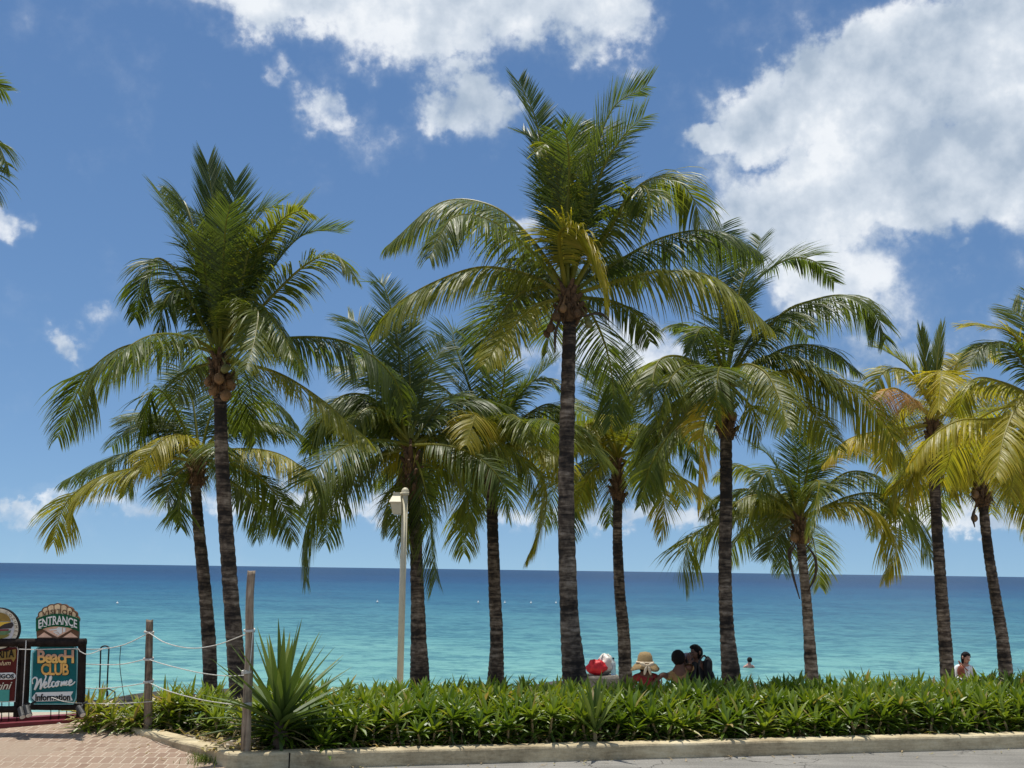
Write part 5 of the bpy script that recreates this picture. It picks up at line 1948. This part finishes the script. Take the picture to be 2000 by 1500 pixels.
# woman in a sun hat, seen from behind
g0 = gpt(1260, PY)
hd0 = P(1260, 1302, PY)
nk = P(1261, 1313, PY)
pv = Vector((nk.x, PY - .02, g0.z + .13))
lat = Vector((-.145, 0, -.005))
r0 = person('person seen from behind in a wide straw sun hat with a cream bow', pv, nk + ZV * .0, hd0 + ZV * .04, (0, 1, -.1), lat,
            [(nk + Vector((-.21, .03, -.30)), nk + Vector((-.10, .22, -.42))), (nk + Vector((.21, .03, -.30)), nk + Vector((.10, .22, -.42)))],
            [seat_leg(pv, 1, FW, LX), seat_leg(pv, -1, FW, LX)], 'skin_dark', 'red_cloth', .1, 'black_cloth', hairlen=.08)
hc = hd0 + ZV * .05
rootH = empty('sun_hat', hc, 'wide-brimmed straw sun hat with a cream ribbon bow at the back', 'hat')
mb = MB()
vv_, ff_ = [], []
NU = 28
prof_h = [(.02, .155), (.07, .145), (.100, .10), (.112, .03), (.117, .0), (.16, -.030), (.205, -.085), (.202, -.090), (.155, -.037), (.112, -.006)]
for (rr_, zz_) in prof_h:
    for k in range(NU):
        a = 2 * math.pi * k / NU
        wob = .018 * math.sin(3 * a + 1) * (rr_ > .15)
        vv_.append(hc + Vector((math.cos(a) * rr_, math.sin(a) * rr_ * .95, zz_ + wob)))
for i in range(len(prof_h) - 1):
    for k in range(NU):
        k2 = (k + 1) % NU
        ff_.append((i * NU + k, (i + 1) * NU + k, (i + 1) * NU + k2, i * NU + k2))
ff_.append(tuple(range(NU)))
mb.add(vv_, ff_)
mb.build('brim_and_crown', M['straw'], rootH, smooth=True)
mb = MB()
mb.tube([hc + Vector((math.cos(a) * .119, math.sin(a) * .114, .012)) for a in [2 * math.pi * k / 24 for k in range(25)]], .013, 6, cap=False)
mb.build('ribbon', M['ribbon'], rootH, smooth=True)
mb = MB()
bc = hc + Vector((0.005, -.15, -.02))
for sg in (-1, 1):
    mb.ellipsoid(bc + Vector((sg * .055, -.015, .012)), (.052, .018, .026), Matrix.Rotation(-sg * .5, 3, 'Y'), 10, 7)
    mb.ellipsoid(bc + Vector((sg * .030, -.07, -.065)), (.020, .010, .062), Matrix.Rotation(-sg * .28, 3, 'Y'), 10, 7)
mb.ellipsoid(bc + Vector((0, -.02, 0)), (.016, .016, .018), None, 8, 6)
mb.build('bow', M['ribbon'], rootH, smooth=True)

# man in tan shirt leaning back on his left arm
nk = P(1327, 1299, PY)
hd1 = P(1325, 1287, PY)
g1 = gpt(1335, PY)
pv = Vector((P(1335, 1330, PY).x, PY - .02, g1.z + .13))
lat = Vector((-.155, .02, -.075))
person('person in a tan T-shirt seen from behind, leaning on one outstretched arm', pv, nk - ZV * .02, hd1 + ZV * .01, (.1, 1, 0), lat,
       [(P(1294, 1317, PY - .05), P(1276, 1334, PY - .1)), (P(1352, 1322, PY + .05), P(1348, 1335, PY + .25))],
       [seat_leg(pv, 1, FW, LX), seat_leg(pv, -1, FW, LX)], 'skin_dark', 'tan_shirt', .55, 'black_cloth', hairlen=.03)

# person in dark cap between them
nk = P(1348, 1304, PY + .55)
hd2 = P(1345, 1292, PY + .55)
pv = Vector((nk.x + .06, PY + .55, gz(nk.x, PY + .55) + .13))
lat = Vector((-.13, 0, 0))
person('person in a navy cap and rust top between the tan shirt and the black-clad sitter', pv, nk, hd2 + ZV * .0, (-.35, .9, 0), lat,
       [(nk + Vector((-.19, .03, -.28)), nk + Vector((-.08, .22, -.38))), (nk + Vector((.19, .03, -.28)), nk + Vector((.08, .22, -.38)))],
       [seat_leg(pv, 1, FW, LX), seat_leg(pv, -1, FW, LX)], 'skin_dark', 'rust_cloth', .6, 'black_cloth', cap='navy_cloth')

# person in black facing left, drinking
PYd = PY + .15
nk = P(1362, 1290, PYd)
hd3 = P(1359, 1276, PYd)
pv = Vector((P(1364, 1330, PYd).x, PYd, gz(nk.x, PYd) + .18))
lat = Vector((.09, .12, 0)) * -1
fw = Vector((-.75, -.5, 0)).normalized()
lt = Vector((-fw.y, fw.x, 0))
person('person in black with short dark hair facing left, hands raised to the mouth', pv, nk, hd3 + ZV * .01, (-.85, -.5, -.1), lat,
       [(nk + Vector((-.12, -.20, -.24)), nk + Vector((-.13, -.14, -.05))), (nk + Vector((.02, .16, -.27)), nk + Vector((-.16, -.03, -.08)))],
       [seat_leg(pv, -1, fw, lt, .10), seat_leg(pv, 1, fw, lt, .10)], 'skin_dark', 'black_cloth', 1.5, 'black_cloth', hairlen=.05)
# backpack on the right of them
c = P(1381, 1308, PYd - .02)
root = empty('backpack', (c.x, c.y, c.z - .2), 'black backpack worn by the black-clad person nearest the large palm trunk', 'backpack')
mb = MB()
mb.ellipsoid(c + Vector((0, 0, -.02)), (.075, .13, .20), Matrix.Rotation(.12, 3, 'Y'), 16, 12, .12, 3)
mb.build('bag_body', M['black_cloth'], root, smooth=True)
mb = MB()
mb.ellipsoid(c + Vector((.05, -.02, -.09)), (.05, .10, .085), None, 12, 9, .1, 5)
mb.build('front_pocket', M['black_cloth'], root, smooth=True)
mb = MB()
mb.tube(crom([c + Vector((-.01, -.06, .17)), c + Vector((-.07, -.10, .20)), c + Vector((-.14, -.12, .09)), c + Vector((-.12, -.11, -.08)), c + Vector((-.05, -.1, -.16))], 16), .014, 6)
mb.build('strap', M['iron'], root, smooth=True)

# woman at the right, standing on the beach looking down
FY = 20.6
nk = P(1882, 1297, FY)
hd4 = P(1884.5, 1287, FY)
gf = gz(nk.x, FY)
pv = Vector((nk.x + .02, FY, nk.z - .55))
lat = Vector((-.14, .02, 0))
kz = (pv.z + gf) / 2 + .02
person('person in a white top with dark hair looking down, beside the yellow-green palm trunk', pv, nk, hd4 + Vector((.01, -.02, .02)), (.35, -.85, -.45), lat,
       [(nk + Vector((-.19, -.03, -.27)), nk + Vector((-.03, -.20, -.30))), (nk + Vector((.19, -.05, -.27)), nk + Vector((.04, -.22, -.31)))],
       [(Vector((pv.x - .09, FY - .02, kz)), Vector((pv.x - .09, FY + .02, gf + .06))), (Vector((pv.x + .09, FY - .02, kz)), Vector((pv.x + .09, FY + .02, gf + .06)))],
       'skin_light', 'white_cloth', 1.7, 'white_cloth', hairlen=.16)
c = P(1877, 1312, FY - .18)
root = empty('shoulder_bag', (c.x, c.y, c.z - .12), 'rust-red shoulder bag at the side of the white-topped person', 'bag')
mb = MB()
mb.ellipsoid(c, (.075, .05, .12), None, 14, 10, .15, 4)
mb.build('bag_body', M['rust_cloth'], root, smooth=True)
mb = MB()
mb.tube(crom([c + ZV * .1, c + Vector((-.02, .03, .2)), nk + Vector((-.08, -.10, -.0)), nk + Vector((.02, -.14, -.12))], 12), .010, 6)
mb.build('strap', M['rust_cloth'], root, smooth=True)

# bather standing shoulder-deep
SYd = 41.0
nk = P(1462.5, 1297, SYd)
hd5 = P(1464, 1291, SYd)
pv = nk - ZV * .55
lat = Vector((-.165, 0, -.01))
person('bather shoulder-deep in the turquoise water, bare pink back and dark hair', pv, nk - ZV * .02, hd5 + ZV * .03, (.1, 1, 0), lat,
       [(nk + Vector((-.26, .06, -.28)), nk + Vector((-.20, .2, -.40))), (nk + Vector((.26, .06, -.28)), nk + Vector((.20, .2, -.40)))],
       [(pv + Vector((-.1, 0, -.42)), pv + Vector((-.1, .02, -.80))), (pv + Vector((.1, 0, -.42)), pv + Vector((.1, .02, -.80)))],
       'skin_pink', None, shorts='black_cloth', hairlen=.02)

# ------------------------------------------------------------------ bags and bottle on a low pale ledge
c = P(1176, 1322, PY)
LZ = P(1176, 1318, PY).z
mb = MB()
v0 = Vector((c.x, PY, 0))
n = 12
outl = [(x * .68, y) for x, y in [(-.36, -.2), (-.2, -.24), (.1, -.22), (.34, -.18), (.38, .05), (.3, .22), (0, .26), (-.3, .2), (-.4, 0)]]
vv_ = [v0 + Vector((x, y, gz(c.x, PY) - .1)) for x, y in outl] + [v0 + Vector((x * .95, y * .95, LZ - .03)) for x, y in outl] + [v0 + Vector((x * .88, y * .88, LZ)) for x, y in outl]
k = len(outl)
ff_ = [(l * k + i, l * k + (i + 1) % k, (l + 1) * k + (i + 1) % k, (l + 1) * k + i) for l in range(2) for i in range(k)] + [tuple(range(2 * k, 3 * k))]
mb.add(vv_, ff_)
tag(mb.build('stone_ledge', M['greystone'], origin=(c.x, PY, gz(c.x, PY))), 'low pale stone block carrying the red and white bags', 'stone')


def sack(px, py, rx, ry, rz, mat, name, lab, seed, Y):
    c = P(px, py, Y)
    c.z = LZ + rz * .93
    root = empty(name, (c.x, c.y, LZ), lab, 'bag')
    mb = MB()
    vv_, ff_ = [], []
    nu, nv = 36, 22
    for j_ in range(nv + 1):
        th = math.pi * j_ / nv
        for k in range(nu):
            ph = 2 * math.pi * k / nu
            d = Vector((math.sin(th) * math.cos(ph), math.sin(th) * math.sin(ph), math.cos(th)))
            kk = 1 + .22 * mnoise.noise(d * 1.6 + Vector((seed, 0, 0))) - .16 * abs(mnoise.noise(d * 3.4 + Vector((seed, 4, 0)))) - .08 * abs(mnoise.noise(d * 8 + Vector((seed, 4, 7))))
            zz = d.z * rz * kk
            if d.z < -.5:
                zz = max(zz, -rz * .92)
            vv_.append(c + Vector((d.x * rx * kk, d.y * ry * kk, zz)))
    for j_ in range(nv):
        for k in range(nu):
            k2 = (k + 1) % nu
            ff_.append((j_ * nu + k, (j_ + 1) * nu + k, (j_ + 1) * nu + k2, j_ * nu + k2))
    mb.add(vv_, ff_)
    mb.build('bag_body', M[mat], root, smooth=True)
    mb = MB()
    t_ = c + ZV * rz * .9
    for sg in (-1, 1):
        mb.tube(crom([t_ + Vector((sg * .02, 0, -.05)), t_ + Vector((sg * .035, -.03, .006)), t_ + Vector((sg * .06, -.07, -.03)), t_ + Vector((sg * .075, -.09, -.09))], 10), [.010] * 11, 6)
    mb.build('handle', M[mat], root, smooth=True)
    return root


sack(1165, 1302, .145, .12, .115, 'redbag', 'cloth_bag', 'bright red cloth bag slumped beside the tallest palm trunk', 2.0, PY - .06)
sack(1182, 1297, .125, .12, .150, 'whitebag', 'plastic_bag', 'crumpled white plastic bag behind the red bag', 6.0, PY + .06)
c = P(1198, 1313, PY)
root = empty('water_bottle', (c.x, PY, LZ), 'clear plastic water bottle standing right of the white bag', 'bottle')
mb = MB()
zs = [(0, .034), (.02, .036), (.08, .035), (.10, .031), (.12, .035), (.16, .035), (.185, .025), (.20, .014), (.215, .013)]
mb.tube([Vector((c.x, PY, LZ + z)) for z, r in zs], [r for z, r in zs], 14)
mb.build('bottle_body', M['bottle'], root, smooth=True)
mb = MB()
mb.tube([Vector((c.x, PY, LZ + .2155)), Vector((c.x, PY, LZ + .24))], .015, 12)
mb.build('bottle_cap', M['navy_cloth'], root, smooth=False)

# swim-line buoys
for i, (px, py) in enumerate([(229, 1180), (737, 1177), (934, 1178), (986, 1178.5), (1037, 1179), (1086, 1179)]):
    c = W(px, py, SEA_Z)
    mb = MB()
    mb.ellipsoid(c + ZV * .08, (.11, .11, .10), None, 12, 8)
    mb.tube([c + ZV * .2, c + ZV * .27], [.05, .04], 8)
    tag(mb.build('buoy', M['buoy'], origin=c, smooth=True),
        'small white buoy floating far out on the blue water' if i else 'lone white buoy far out on the water left of the palms', 'buoy',
        'white buoys on the sea')
